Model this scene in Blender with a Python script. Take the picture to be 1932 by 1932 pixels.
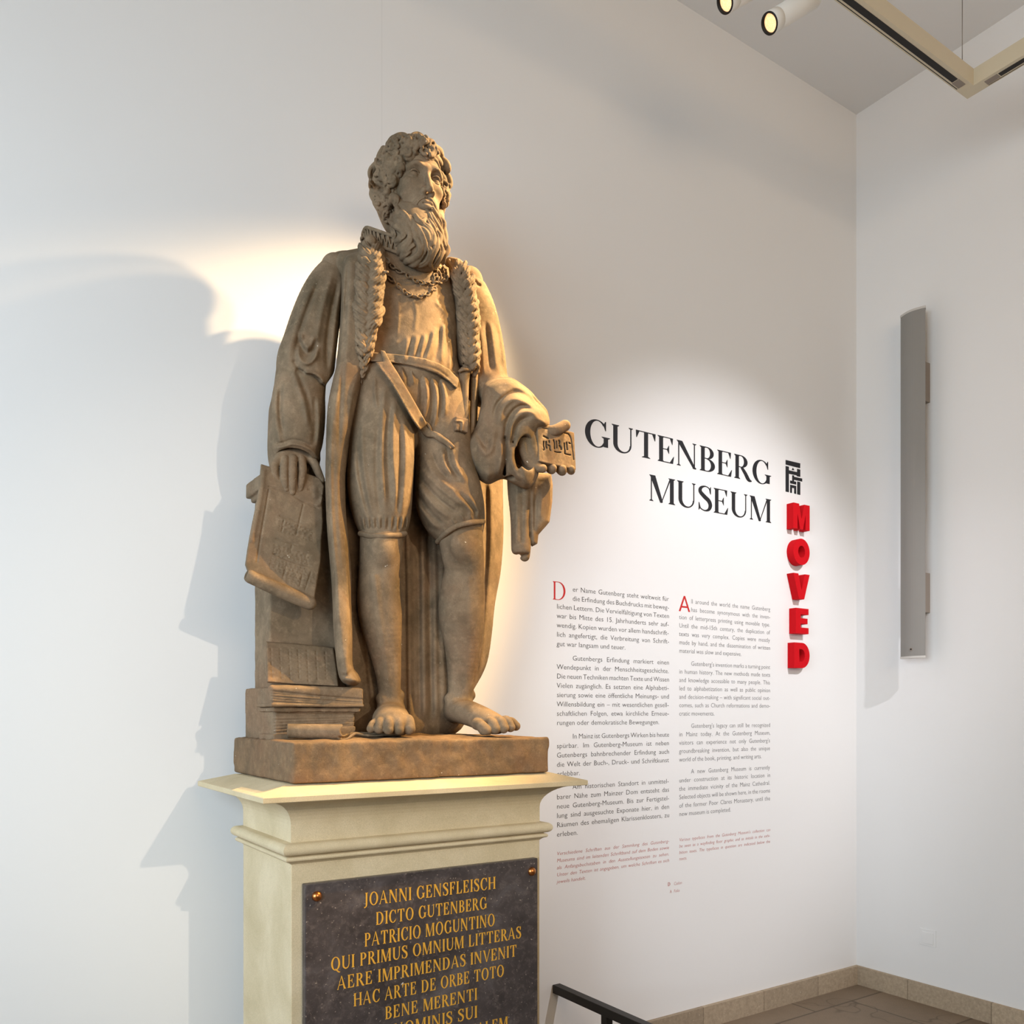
import bpy, bmesh, math, random
import numpy as np

for _o in list(bpy.data.objects):
    bpy.data.objects.remove(_o, do_unlink=True)
SC = bpy.context.scene
COL = SC.collection

# ------------------------------------------------------------------ camera
# world: X runs along the lettered wall, Y towards it, Z up; the camera stands at the origin
EYE = 1.60
FPX, U0, V0 = 1615.0, 966.0, 1347.0          # focal length and principal point for a 1932 px frame
YAW = math.radians(56.3)
FX, FY = math.cos(YAW), math.sin(YAW)        # view direction
RX, RY = math.sin(YAW), -math.cos(YAW)       # picture right
cd = bpy.data.cameras.new('camera')
cam = bpy.data.objects.new('camera', cd)
COL.objects.link(cam)
cam.location = (0, 0, EYE)
cam.rotation_euler = (math.pi / 2, 0, YAW - math.pi / 2)
cd.sensor_width = 36.0
cd.lens = 36.0 * FPX / 1932.0
cd.shift_y = (V0 - 966.0) / 1932.0
cd.clip_start = 0.05
SC.camera = cam

# ------------------------------------------------------------------ light
SC.view_settings.view_transform = 'Standard'
SC.view_settings.look = 'None'
SC.view_settings.exposure = 0.0
SC.view_settings.gamma = 1.0
SC.view_settings.use_curve_mapping = False
W = bpy.data.worlds.new('sky'); SC.world = W; W.use_nodes = True
W.node_tree.nodes['Background'].inputs[0].default_value = (0.62, 0.80, 1.0, 1)
W.node_tree.nodes['Background'].inputs[1].default_value = 0.30

def lamp(name, kind, loc, target, power, color, **kw):
    d = bpy.data.lights.new(name, kind)
    d.energy = power; d.color = color
    for a, b in kw.items():
        setattr(d, a, b)
    o = bpy.data.objects.new(name, d); COL.objects.link(o)
    o.location = loc
    v = np.array(target, float) - np.array(loc, float)
    from mathutils import Vector
    o.rotation_euler = Vector(v).to_track_quat('-Z', 'Y').to_euler()
    return o

WARM = (1.0, 0.70, 0.40)
# daylight through the window opening in the left wall
lamp('window_daylight', 'AREA', (-2.9, 0.3, 2.4), (0.7, 3.0, 1.7), 110, (0.75, 0.89, 1.0), shape='RECTANGLE', size=3.0, size_y=2.6, spread=math.radians(115))
# added warm fill panel, unseen behind the camera, lifting right wall and ceiling
lamp('warm_fill', 'AREA', (0.8, -3.4, 3.5), (3.9, 1.2, 3.9), 52, (1.0, 0.73, 0.48), shape='RECTANGLE', size=3.2, size_y=1.6, spread=math.radians(130))
# a neutral spot from the front, above and behind the camera
lamp('front_spot', 'SPOT', (2.26, -5.0, 3.9), (1.22, 2.65, 1.72), 560, (1.0, 0.85, 0.67), spot_size=math.radians(20), spot_blend=0.8, shadow_soft_size=0.03)
# orange spot on the side run of the track, right of the picture
lamp('side_spot', 'SPOT', (3.98, 1.30, 4.40), (1.45, 2.62, 2.24), 860, (1.0, 0.58, 0.17), spot_size=math.radians(30), spot_blend=0.6, shadow_soft_size=0.015)
# wall washer for the lettering
lamp('lettering_spot', 'SPOT', (3.3, -0.5, 4.42), (3.35, 3.1, 1.75), 600, (0.98, 0.96, 1.0), spot_size=math.radians(44), spot_blend=0.8, shadow_soft_size=0.03)
# ------------------------------------------------------------------ helpers
def tag(o, label=None, cat=None, group=None, kind=None):
    if label: o['label'] = label
    if cat: o['category'] = cat
    if group: o['group'] = group
    if kind: o['kind'] = kind
    return o

def empty(name, loc, label=None, cat=None, group=None):
    o = bpy.data.objects.new(name, None); COL.objects.link(o)
    o.location = loc
    o.empty_display_size = 0.05
    return tag(o, label, cat, group)

def link(name, me, mat, parent=None):
    o = bpy.data.objects.new(name, me); COL.objects.link(o)
    if mat is not None:
        me.materials.clear(); me.materials.append(mat)
    if parent is not None:
        o.parent = parent
        p = parent; off = [0, 0, 0]
        while p is not None:
            for i in range(3): off[i] += p.location[i]
            p = p.parent
        o.location = (-off[0], -off[1], -off[2])
    return o

def from_bm(name, bm, mat, parent=None, smooth=False):
    me = bpy.data.meshes.new(name); bm.to_mesh(me); bm.free()
    me.polygons.foreach_set('use_smooth', [smooth] * len(me.polygons))
    return link(name, me, mat, parent)

def bm_box(bm, lo, hi, bev=0.0, seg=2):
    r = bmesh.ops.create_cube(bm, size=1.0)
    for v in r['verts']:
        v.co = [lo[i] + (v.co[i] + 0.5) * (hi[i] - lo[i]) for i in range(3)]
    if bev:
        es = list({e for v in r['verts'] for e in v.link_edges})
        bmesh.ops.bevel(bm, geom=es, offset=bev, segments=seg, affect='EDGES', profile=0.5)

def box(name, lo, hi, mat, parent=None, bev=0.0, seg=2):
    bm = bmesh.new(); bm_box(bm, lo, hi, bev, seg)
    return from_bm(name, bm, mat, parent)

def bm_tube(bm, a, b, r, n=20, caps=True, r2=None):
    from mathutils import Vector
    a = Vector(a); b = Vector(b); d = (b - a); q = d.to_track_quat('Z', 'Y')
    r2 = r if r2 is None else r2
    A = [bm.verts.new(a + q @ Vector((r * math.cos(2 * math.pi * i / n), r * math.sin(2 * math.pi * i / n), 0))) for i in range(n)]
    B = [bm.verts.new(b + q @ Vector((r2 * math.cos(2 * math.pi * i / n), r2 * math.sin(2 * math.pi * i / n), 0))) for i in range(n)]
    for i in range(n):
        f = bm.faces.new((A[i], A[(i + 1) % n], B[(i + 1) % n], B[i])); f.smooth = True
    if caps:
        bm.faces.new(A[::-1]); bm.faces.new(B)

def keep_smooth(name, bm, mat, parent=None):
    me = bpy.data.meshes.new(name); bm.to_mesh(me); bm.free()
    return link(name, me, mat, parent)

# pixel rays
def ray(u, v):
    k = (u - U0) / FPX; m = (V0 - v) / FPX
    return np.array([FX + k * RX, FY + k * RY, m])
def PY(u, v, y):
    d = ray(u, v); t = y / d[1]
    return np.array([d[0] * t, y, EYE + d[2] * t])
def PX(u, v, x):
    d = ray(u, v); t = x / d[0]
    return np.array([x, d[1] * t, EYE + d[2] * t])
def PZ(u, v, z):
    d = ray(u, v); t = (z - EYE) / d[2]
    return np.array([d[0] * t, d[1] * t, z])

# ------------------------------------------------------------------ materials
def mat(name, color, rough=0.8, metallic=0.0, spec=0.3):
    m = bpy.data.materials.new(name); m.use_nodes = True
    b = m.node_tree.nodes['Principled BSDF']
    b.inputs['Base Color'].default_value = (*color, 1)
    b.inputs['Roughness'].default_value = rough
    b.inputs['Metallic'].default_value = metallic
    b.inputs['Specular IOR Level'].default_value = spec
    return m

def lin(r, g, b):
    f = lambda c: (c / 255 / 12.92) if c <= 10 else ((c / 255 + 0.055) / 1.055) ** 2.4
    return (f(r), f(g), f(b))

class NT:
    """small node-tree writer"""
    def __init__(s, m):
        s.m = m; s.t = m.node_tree; s.bsdf = s.t.nodes['Principled BSDF']
        g = s.t.nodes.new('ShaderNodeNewGeometry'); s.pos = g.outputs['Position']
    def n(s, typ, ins=None, **kw):
        x = s.t.nodes.new(typ)
        for k, v in kw.items(): setattr(x, k, v)
        for k, v in (ins or {}).items():
            if hasattr(v, 'is_output'): s.t.links.new(v, x.inputs[k])
            else: x.inputs[k].default_value = v
        return x
    def noise(s, scale, detail=4, rough=0.55, dist=0.0, vec=None):
        return s.n('ShaderNodeTexNoise', {'Vector': vec or s.pos, 'Scale': scale, 'Detail': detail, 'Roughness': rough, 'Distortion': dist}).outputs['Fac']
    def mapping(s, scale, loc=(0, 0, 0), rot=(0, 0, 0)):
        return s.n('ShaderNodeMapping', {'Vector': s.pos, 'Scale': scale, 'Location': loc, 'Rotation': rot}).outputs['Vector']
    def ramp(s, fac, stops, interp='LINEAR'):
        r = s.n('ShaderNodeValToRGB', {'Fac': fac}); e = r.color_ramp.elements; r.color_ramp.interpolation = interp
        while len(e) < len(stops): e.new(0.5)
        for i, (p, c) in enumerate(stops):
            e[i].position = p; e[i].color = (*c, 1) if len(c) == 3 else c
        return r.outputs['Color']
    def mix(s, fac, a, b, blend='MIX'):
        x = s.n('ShaderNodeMix', data_type='RGBA', blend_type=blend)
        for sock, v in ((x.inputs['Factor'], fac), (x.inputs[6], a), (x.inputs[7], b)):
            if hasattr(v, 'is_output'): s.t.links.new(v, sock)
            elif isinstance(v, (int, float)): sock.default_value = v
            else: sock.default_value = (*v, 1)
        return x.outputs[2]
    def bump(s, h, strength=0.3, dist=0.01, normal=None):
        ins = {'Height': h, 'Strength': strength, 'Distance': dist}
        if normal is not None: ins['Normal'] = normal
        return s.n('ShaderNodeBump', ins).outputs['Normal']
    def set(s, color=None, normal=None, rough=None):
        for k, v in (('Base Color', color), ('Normal', normal), ('Roughness', rough)):
            if v is None: continue
            if hasattr(v, 'is_output'): s.t.links.new(v, s.bsdf.inputs[k])
            else: s.bsdf.inputs[k].default_value = v if isinstance(v, float) else (*v, 1)

def stone(name, base, dark, light, speck=(0.75, 0.7, 0.6), bump=0.3, grain=420, warm=None, stain=None):
    m = mat(name, base, 0.9, spec=0.15); t = NT(m)
    big = t.noise(5.5, 5, 0.6, 0.4)
    c = t.ramp(big, [(0.30, dark), (0.50, base), (0.72, light)])
    if warm:
        c = t.mix(t.ramp(t.noise(3.1, 3, 0.6, 0.8), [(0.52, (0, 0, 0)), (0.72, (1, 1, 1))]), c, warm)
    if stain:
        c = t.mix(t.ramp(t.noise(17, 6, 0.65, 0.6), [(0.46, (0, 0, 0)), (0.72, (.5, .5, .5))]), c, stain)
        c = t.mix(t.ramp(t.noise(42, 4, 0.7), [(0.52, (0, 0, 0)), (0.70, (.28, .28, .28))]), c, tuple(min(1, x * 1.35) for x in light))
    fine = t.noise(grain, 3, 0.7)
    c = t.mix(0.45, c, t.ramp(fine, [(0.32, (0.62,) * 3), (0.68, (1.25,) * 3)]), 'MULTIPLY')
    sp = t.ramp(t.noise(95, 2, 0.5), [(0.765, (0, 0, 0)), (0.80, (1, 1, 1))])
    c = t.mix(sp, c, speck)
    n1 = t.bump(fine, bump, 0.0016)
    n2 = t.bump(t.noise(60, 4, 0.6), bump, 0.004, n1)
    t.set(c, n2)
    return m

M = {}
def wall_mat(name, col, seam=None):
    m = mat(name, col, 0.95, spec=0.1); t = NT(m)
    c = t.mix(t.noise(1.3, 3), tuple(x * 0.985 for x in col), tuple(min(1, x * 1.01) for x in col))
    if seam:
        x = t.n('ShaderNodeSeparateXYZ', {0: t.pos}).outputs['X']
        d = t.n('ShaderNodeMath', {0: t.n('ShaderNodeMath', {0: x, 1: seam}, operation='SUBTRACT').outputs[0]}, operation='ABSOLUTE').outputs[0]
        c = t.mix(t.ramp(d, [(0.0, (.35,) * 3), (0.0012, (0, 0, 0))]), c, tuple(v * .8 for v in col))
    t.set(c, t.bump(t.noise(170, 3, 0.6), 0.08, 0.002))
    return m
M['wall_seam'] = wall_mat('plaster_wall_paint', (0.80, 0.795, 0.785), 1.449)
M['wall'] = wall_mat('wall_paint', (0.80, 0.795, 0.785))
M['ceil'] = wall_mat('ceiling_paint', (0.78, 0.775, 0.765))
M['statue'] = stone('grey_brown_sandstone', lin(127, 109, 88), lin(97, 85, 67), lin(150, 129, 104), warm=lin(132, 107, 84), stain=lin(84, 74, 58))
M['statue_base'] = stone('weathered_sandstone', lin(126, 103, 79), lin(100, 86, 68), lin(152, 126, 95), bump=0.5, grain=300, warm=lin(122, 95, 72), stain=lin(84, 72, 56))
M['pedestal'] = stone('cream_sandstone', lin(206, 190, 157), lin(196, 180, 146), lin(216, 201, 170), speck=lin(190, 165, 125), bump=0.12, grain=500)
M['black'] = mat('black_vinyl', lin(30, 30, 34), 0.6)
M['ink'] = mat('dark_print', lin(62, 56, 54), 0.8)
M['ink_grey'] = mat('grey_print', lin(104, 102, 104), 0.8)
M['ink_red'] = mat('red_print', lin(196, 42, 40), 0.7)
M['ink_brown'] = mat('brown_red_print', lin(176, 70, 56), 0.8)
M['red'] = mat('red_foam', lin(198, 8, 22), 0.75, spec=0.15)
M['gold'] = mat('gold_leaf', lin(226, 168, 62), 0.45, spec=0.4)
M['copper'] = mat('copper', lin(196, 128, 74), 0.32, 1.0)
M['rail'] = mat('black_steel', lin(38, 35, 32), 0.45)
M['speaker'] = mat('grey_mesh', lin(140, 137, 132), 0.7)
M['speaker_cap'] = mat('light_grey_plastic', lin(196, 192, 186), 0.5)
M['bracket'] = mat('grey_bracket', lin(140, 130, 120), 0.6)
M['white_metal'] = mat('white_lacquer', lin(228, 228, 224), 0.4)
M['track'] = mat('cream_aluminium', lin(206, 196, 172), 0.45)
M['dark'] = mat('black_plastic', lin(26, 22, 20), 0.5)
M['wire'] = mat('steel_wire', lin(120, 112, 104), 0.4, 0.6)
def glow():
    m = mat('lamp_reflector', (0.9, 0.7, 0.45), 0.4); t = NT(m)
    b = m.node_tree.nodes['Principled BSDF']
    wv = t.n('ShaderNodeTexVoronoi', {'Vector': t.pos, 'Scale': 230.0}).outputs['Distance']
    c = t.ramp(wv, [(0.12, (1.0, 0.78, 0.46)), (0.5, (0.95, 0.46, 0.17))])
    m.node_tree.links.new(c, b.inputs['Emission Color'])
    b.inputs['Emission Strength'].default_value = 1.15
    return m
M['glow'] = glow()
def marble():
    m = mat('dark_marble', lin(74, 68, 66), 0.35, spec=0.35); t = NT(m)
    c = t.ramp(t.noise(6, 6, 0.65, 0.8), [(0.30, lin(56, 50, 49)), (0.55, lin(78, 71, 70)), (0.75, lin(104, 98, 98))])
    c = t.mix(t.ramp(t.noise(38, 5, 0.75, 0.5), [(0.50, (0, 0, 0)), (0.72, (0.55,) * 3)]), c, lin(124, 112, 106))
    sp = t.ramp(t.noise(120, 3, 0.6), [(0.66, (0, 0, 0)), (0.72, (1, 1, 1))])
    c = t.mix(sp, c, lin(176, 160, 146))
    sp2 = t.ramp(t.noise(34, 2, 0.5, 1.2), [(0.76, (0, 0, 0)), (0.79, (1, 1, 1))])
    c = t.mix(sp2, c, lin(208, 196, 184))
    t.set(c, t.bump(t.noise(220, 3), 0.08, 0.001))
    return m
M['marble'] = marble()
def floor_mat():
    m = mat('brown_stone_floor', lin(128, 112, 94), 0.6, spec=0.3); t = NT(m)
    v = t.mapping((1, 1, 1), (0.12, 0.2, 0), (0, 0, 0.0))
    br = t.n('ShaderNodeTexBrick', {'Vector': v, 'Color1': (*lin(132, 115, 96), 1), 'Color2': (*lin(118, 102, 84), 1), 'Mortar': (*lin(92, 80, 66), 1),
             'Scale': 1.0, 'Mortar Size': 0.006, 'Brick Width': 0.62, 'Row Height': 0.52})
    c = t.mix(0.5, br.outputs['Color'], t.ramp(t.noise(4, 6, 0.65), [(0.3, (0.75,) * 3), (0.7, (1.15,) * 3)]), 'MULTIPLY')
    c = t.mix(0.5, c, t.ramp(t.noise(160, 3, 0.7), [(0.3, (0.75,) * 3), (0.7, (1.2,) * 3)]), 'MULTIPLY')
    vo = t.n('ShaderNodeTexVoronoi', {'Vector': t.n('ShaderNodeVectorMath', {0: t.pos, 1: t.n('ShaderNodeTexNoise', {'Vector': t.pos, 'Scale': 3.0}).outputs['Color']}, operation='ADD').outputs[0], 'Scale': 0.7}, feature='DISTANCE_TO_EDGE').outputs['Distance']
    c = t.mix(t.ramp(vo, [(0.0, (.7, .7, .7)), (0.006, (0, 0, 0))]), c, lin(84, 70, 56))
    t.set(c, t.bump(t.noise(90, 4, 0.6), 0.15, 0.003))
    return m
M['floor'] = floor_mat()
def skirting_mat(axis):
    m = mat('stone_skirting_' + axis, lin(160, 144, 122), 0.8, spec=0.2); t = NT(m)
    sc = (1, 0, 0) if axis == 'x' else (0, 1, 0)
    v = t.n('ShaderNodeVectorMath', {0: t.pos, 1: (1 / 0.46, 0, 0) if axis == 'x' else (0, 1 / 0.46, 0)}, operation='MULTIPLY').outputs[0]
    s = t.n('ShaderNodeVectorMath', {0: v}, operation='FLOOR').outputs[0]
    wn = t.n('ShaderNodeTexWhiteNoise', {'Vector': s}).outputs['Value']
    c = t.ramp(wn, [(0.0, lin(126, 113, 97)), (0.5, lin(158, 142, 121)), (1.0, lin(184, 166, 142))])
    fr = t.n('ShaderNodeVectorMath', {0: v}, operation='FRACTION').outputs[0]
    x = t.n('ShaderNodeSeparateXYZ', {0: fr}).outputs['X' if axis == 'x' else 'Y']
    c = t.mix(t.ramp(x, [(0.0, (1, 1, 1)), (0.014, (0, 0, 0))]), c, lin(104, 92, 76))
    c = t.mix(0.6, c, t.ramp(t.noise(70, 5, 0.7), [(0.3, (0.65,) * 3), (0.7, (1.25,) * 3)]), 'MULTIPLY')
    sp = t.ramp(t.noise(110, 2), [(0.70, (0, 0, 0)), (0.76, (1, 1, 1))])
    c = t.mix(sp, c, lin(206, 192, 170))
    t.set(c, t.bump(t.noise(120, 4, 0.7), 0.3, 0.003))
    return m
M['skirt_x'] = skirting_mat('x'); M['skirt_y'] = skirting_mat('y')
# ------------------------------------------------------------------ room
WY, WX, CZ = 3.10, 4.53, 5.165
LX, FYB = -2.6, -6.0
def struct(name, lo, hi, m):
    return tag(box(name, lo, hi, m), kind='structure')
struct('floor', (LX - .2, FYB - .2, -0.12), (WX + .2, WY + .2, 0.0), M['floor'])
struct('ceiling', (LX - .2, FYB - .2, CZ), (WX + .2, WY + .2, CZ + 0.12), M['ceil'])
struct('wall_back', (LX - .2, WY, 0), (WX + .2, WY + 0.2, CZ), M['wall_seam'])
struct('wall_right', (WX, FYB, 0), (WX + 0.2, WY, CZ), M['wall'])
struct('wall_front', (LX, FYB - 0.2, 0), (WX, FYB, CZ), M['wall'])
# left wall with the window opening that lets the daylight in
bm = bmesh.new()
for lo, hi in (((LX - .2, FYB, 0), (LX, -1.3, CZ)), ((LX - .2, 1.9, 0), (LX, WY, CZ)), ((LX - .2, -1.3, 0), (LX, 1.9, 0.9)), ((LX - .2, -1.3, 3.9), (LX, 1.9, CZ))):
    bm_box(bm, lo, hi)
tag(from_bm('wall_left', bm, M['wall']), kind='structure')
bm = bmesh.new()
for lo, hi in (((LX - .12, -1.3, .9), (LX - .06, 1.9, .96)), ((LX - .12, -1.3, 3.84), (LX - .06, 1.9, 3.9)), ((LX - .12, -1.3, .9), (LX - .06, -1.24, 3.9)), ((LX - .12, 1.84, .9), (LX - .06, 1.9, 3.9)), ((LX - .12, .27, .9), (LX - .06, .33, 3.9))):
    bm_box(bm, lo, hi)
tag(from_bm('window_1', bm, M['white_metal']), kind='structure')

struct('baseboard_back', (1.75, WY - 0.022, 0.0), (WX, WY, 0.108), M['skirt_x'])
struct('baseboard_right', (WX - 0.022, FYB, 0.0), (WX, WY - 0.022, 0.108), M['skirt_y'])
struct('baseboard_left', (LX, WY - 0.022, 0.0), (0.60, WY, 0.108), M['skirt_x'])

# ------------------------------------------------------------------ pedestal
def prism_profile(bm, x0, y0, x1, y1, prof):
    """square ring moulding: prof = [(inset, z)...] from top to bottom"""
    rings = []
    for d, z in prof:
        d, z = d * G_, EYE + (z - EYE) * G_
        rings.append([bm.verts.new((x, y, z)) for x, y in ((x0 + d, y0 + d), (x1 - d, y0 + d), (x1 - d, y1 - d), (x0 + d, y1 - d))])
    for a, b in zip(rings, rings[1:]):
        for i in range(4):
            bm.faces.new((a[i], b[i], b[(i + 1) % 4], a[(i + 1) % 4]))
    bm.faces.new(rings[0]); bm.faces.new(rings[-1][::-1])
    bmesh.ops.recalc_face_normals(bm, faces=bm.faces)

G_ = 1.11                                             # the figure is somewhat over life size
SX0, SY0, SX1, SY1 = 0.654 * G_, 2.076 * G_, 1.667 * G_, 2.715 * G_      # cornice slab outline
PED_TOP = EYE - 0.1815 * G_
ped = empty('pedestal', (1.30, 2.69, 0), 'cream sandstone pedestal with moulded cornice carrying the statue', 'pedestal')
bm = bmesh.new()
prism_profile(bm, SX0, SY0, SX1, SY1, [(0.088, EYE - 0.1815), (0.002, EYE - 0.205), (0.0, EYE - 0.2065), (0.0, EYE - 0.219), (0.0015, EYE - 0.2205)])
from_bm('cornice_slab', bm, M['pedestal'], ped)
bm = bmesh.new()
prof = []
for i in range(11):
    a = math.pi / 2 * i / 10
    prof.append((0.012 + 0.095 * math.sin(a), EYE - 0.2205 - 0.070 * (1 - math.cos(a))))
prof.append((0.107, EYE - 0.339))
prism_profile(bm, SX0, SY0, SX1, SY1, prof)
from_bm('frieze', bm, M['pedestal'], ped)
bm = bmesh.new()
prof = [(0.107, EYE - 0.337)]
for i in range(13):
    a = math.pi * i / 12
    prof.append((0.095 - 0.018 * math.sin(a), EYE - 0.3385 - 0.016 * (1 - math.cos(a))))
prof.append((0.098, EYE - 0.3715))
for i in range(9):
    a = math.pi * i / 8
    prof.append((0.095 - 0.007 * math.sin(a), EYE - 0.373 - 0.0065 * (1 - math.cos(a))))
prof += [(0.100, EYE - 0.388), (0.107, EYE - 0.394)]
prism_profile(bm, SX0, SY0, SX1, SY1, prof)
from_bm('torus_moulding', bm, M['pedestal'], ped)
DX0, DY0, DX1, DY1 = SX0 + .107 * G_, SY0 + .107 * G_, SX1 - .107 * G_, SY1 - .107 * G_
box('shaft', (DX0, DY0, 0.14), (DX1, DY1, EYE - 0.392 * G_), M['pedestal'], ped, 0.003, 2)
box('foot', (DX0 - .04, DY0 - .04, 0.0), (DX1 + .04, DY1 + .04, 0.15), M['pedestal'], ped, 0.02, 3)
PQY = DY0 - 0.0246
plq = box('inscription_plaque', (0.791 * G_, PQY, 0.22), (1.537 * G_, DY0 + .0005, EYE - 0.446 * G_), M['marble'], ped, 0.003, 2)
plq['label'] = 'dark marble plaque with gilded latin capitals'
def stud(x, z):
    bm = bmesh.new()
    n = 24; prof = [(0.0150, 0.0), (0.0150, 0.003), (0.0128, 0.0075), (0.0085, 0.0112), (0.004, 0.0128)]
    rings = [[bm.verts.new((x + r * math.cos(2 * math.pi * i / n), PQY - h, z + r * math.sin(2 * math.pi * i / n))) for i in range(n)] for r, h in prof]
    for a, b in zip(rings, rings[1:]):
        for i in range(n):
            f = bm.faces.new((a[i], a[(i + 1) % n], b[(i + 1) % n], b[i])); f.smooth = True
    tip = bm.verts.new((x, PQY - 0.0135, z))
    for i in range(n):
        f = bm.faces.new((rings[-1][i], rings[-1][(i + 1) % n], tip)); f.smooth = True
    bmesh.ops.recalc_face_normals(bm, faces=bm.faces)
    keep_smooth('stud', bm, M['copper'], plq)
_pl = PY(597.5, 1691, PQY); _pr = PY(1003, 1644, PQY)
stud(_pl[0], _pl[2]); stud(_pr[0], _pr[2])
stud(_pl[0], 0.27); stud(_pr[0], 0.27)

# ------------------------------------------------------------------ serif capitals
def arc(cx, cy, rx, ry, ix, iy, irx, iry, a0, a1, n=26):
    """band between an outer and an inner ellipse, as quads"""
    out = []
    P = []
    for i in range(n + 1):
        a = math.radians(a0 + (a1 - a0) * i / n)
        P.append(((cx + rx * math.cos(a), cy + ry * math.sin(a)), (ix + irx * math.cos(a), iy + iry * math.sin(a))))
    for (o0, i0), (o1, i1) in zip(P, P[1:]):
        out.append([o0, o1, i1, i0])
    return out
def R_(x0, y0, x1, y1): return [[(x0, y0), (x1, y0), (x1, y1), (x0, y1)]]
def serif(x0, x1, y, up, e=0.055, h=0.032):
    """bracketed foot or head of a stem between x0 and x1"""
    s = 1 if up else -1
    return [[(x0 - e, y), (x1 + e, y), (x1 + e, y + s * h * .6), (x1 + .004, y + s * h * 1.9), (x0 - .004, y + s * h * 1.9), (x0 - e, y + s * h * .6)]]
def stem(x, w, y0=0.0, y1=1.0, lo=True, hi=True, e=0.055):
    p = R_(x, y0, x + w, y1)
    if lo: p += serif(x, x + w, y0, True, e)
    if hi: p += serif(x, x + w, y1, False, e)
    return p
def brush(pts, n=40):
    P = catmull(pts, n)
    out = []; L = []
    for i in range(len(P)):
        a = P[max(i - 1, 0)]; b = P[min(i + 1, len(P) - 1)]
        dx, dy = b[0] - a[0], b[1] - a[1]; l = math.hypot(dx, dy) or 1
        w = P[i][2] / 2
        L.append(((P[i][0] - dy / l * w, P[i][1] + dx / l * w), (P[i][0] + dy / l * w, P[i][1] - dx / l * w)))
    for (a, b), (c, d) in zip(L, L[1:]):
        out.append([a, c, d, b])
    return out
def catmull(pts, n=8, closed=False):
    P = np.array(pts, float)
    if len(P) < 3 and not closed:
        t = np.linspace(0, 1, n * max(len(P) - 1, 1) + 1)[:, None]
        return P[0] * (1 - t) + P[-1] * t
    if closed: Q = np.vstack([P[-1], P, P[0], P[1]])
    else: Q = np.vstack([2 * P[0] - P[1], P, 2 * P[-1] - P[-2]])
    m = len(Q) - 3
    k = max(2, n // m) if n > 16 else n
    t = np.linspace(0, 1, k, endpoint=False)[:, None]
    out = []
    for i in range(m):
        a, b, c, d = Q[i:i + 4]
        out.append(0.5 * (2 * b + (c - a) * t + (2 * a - 5 * b + 4 * c - d) * t ** 2 + (3 * b - a - 3 * c + d) * t ** 3))
    out = np.vstack(out)
    return out if closed else np.vstack([out, P[-1]])

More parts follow.
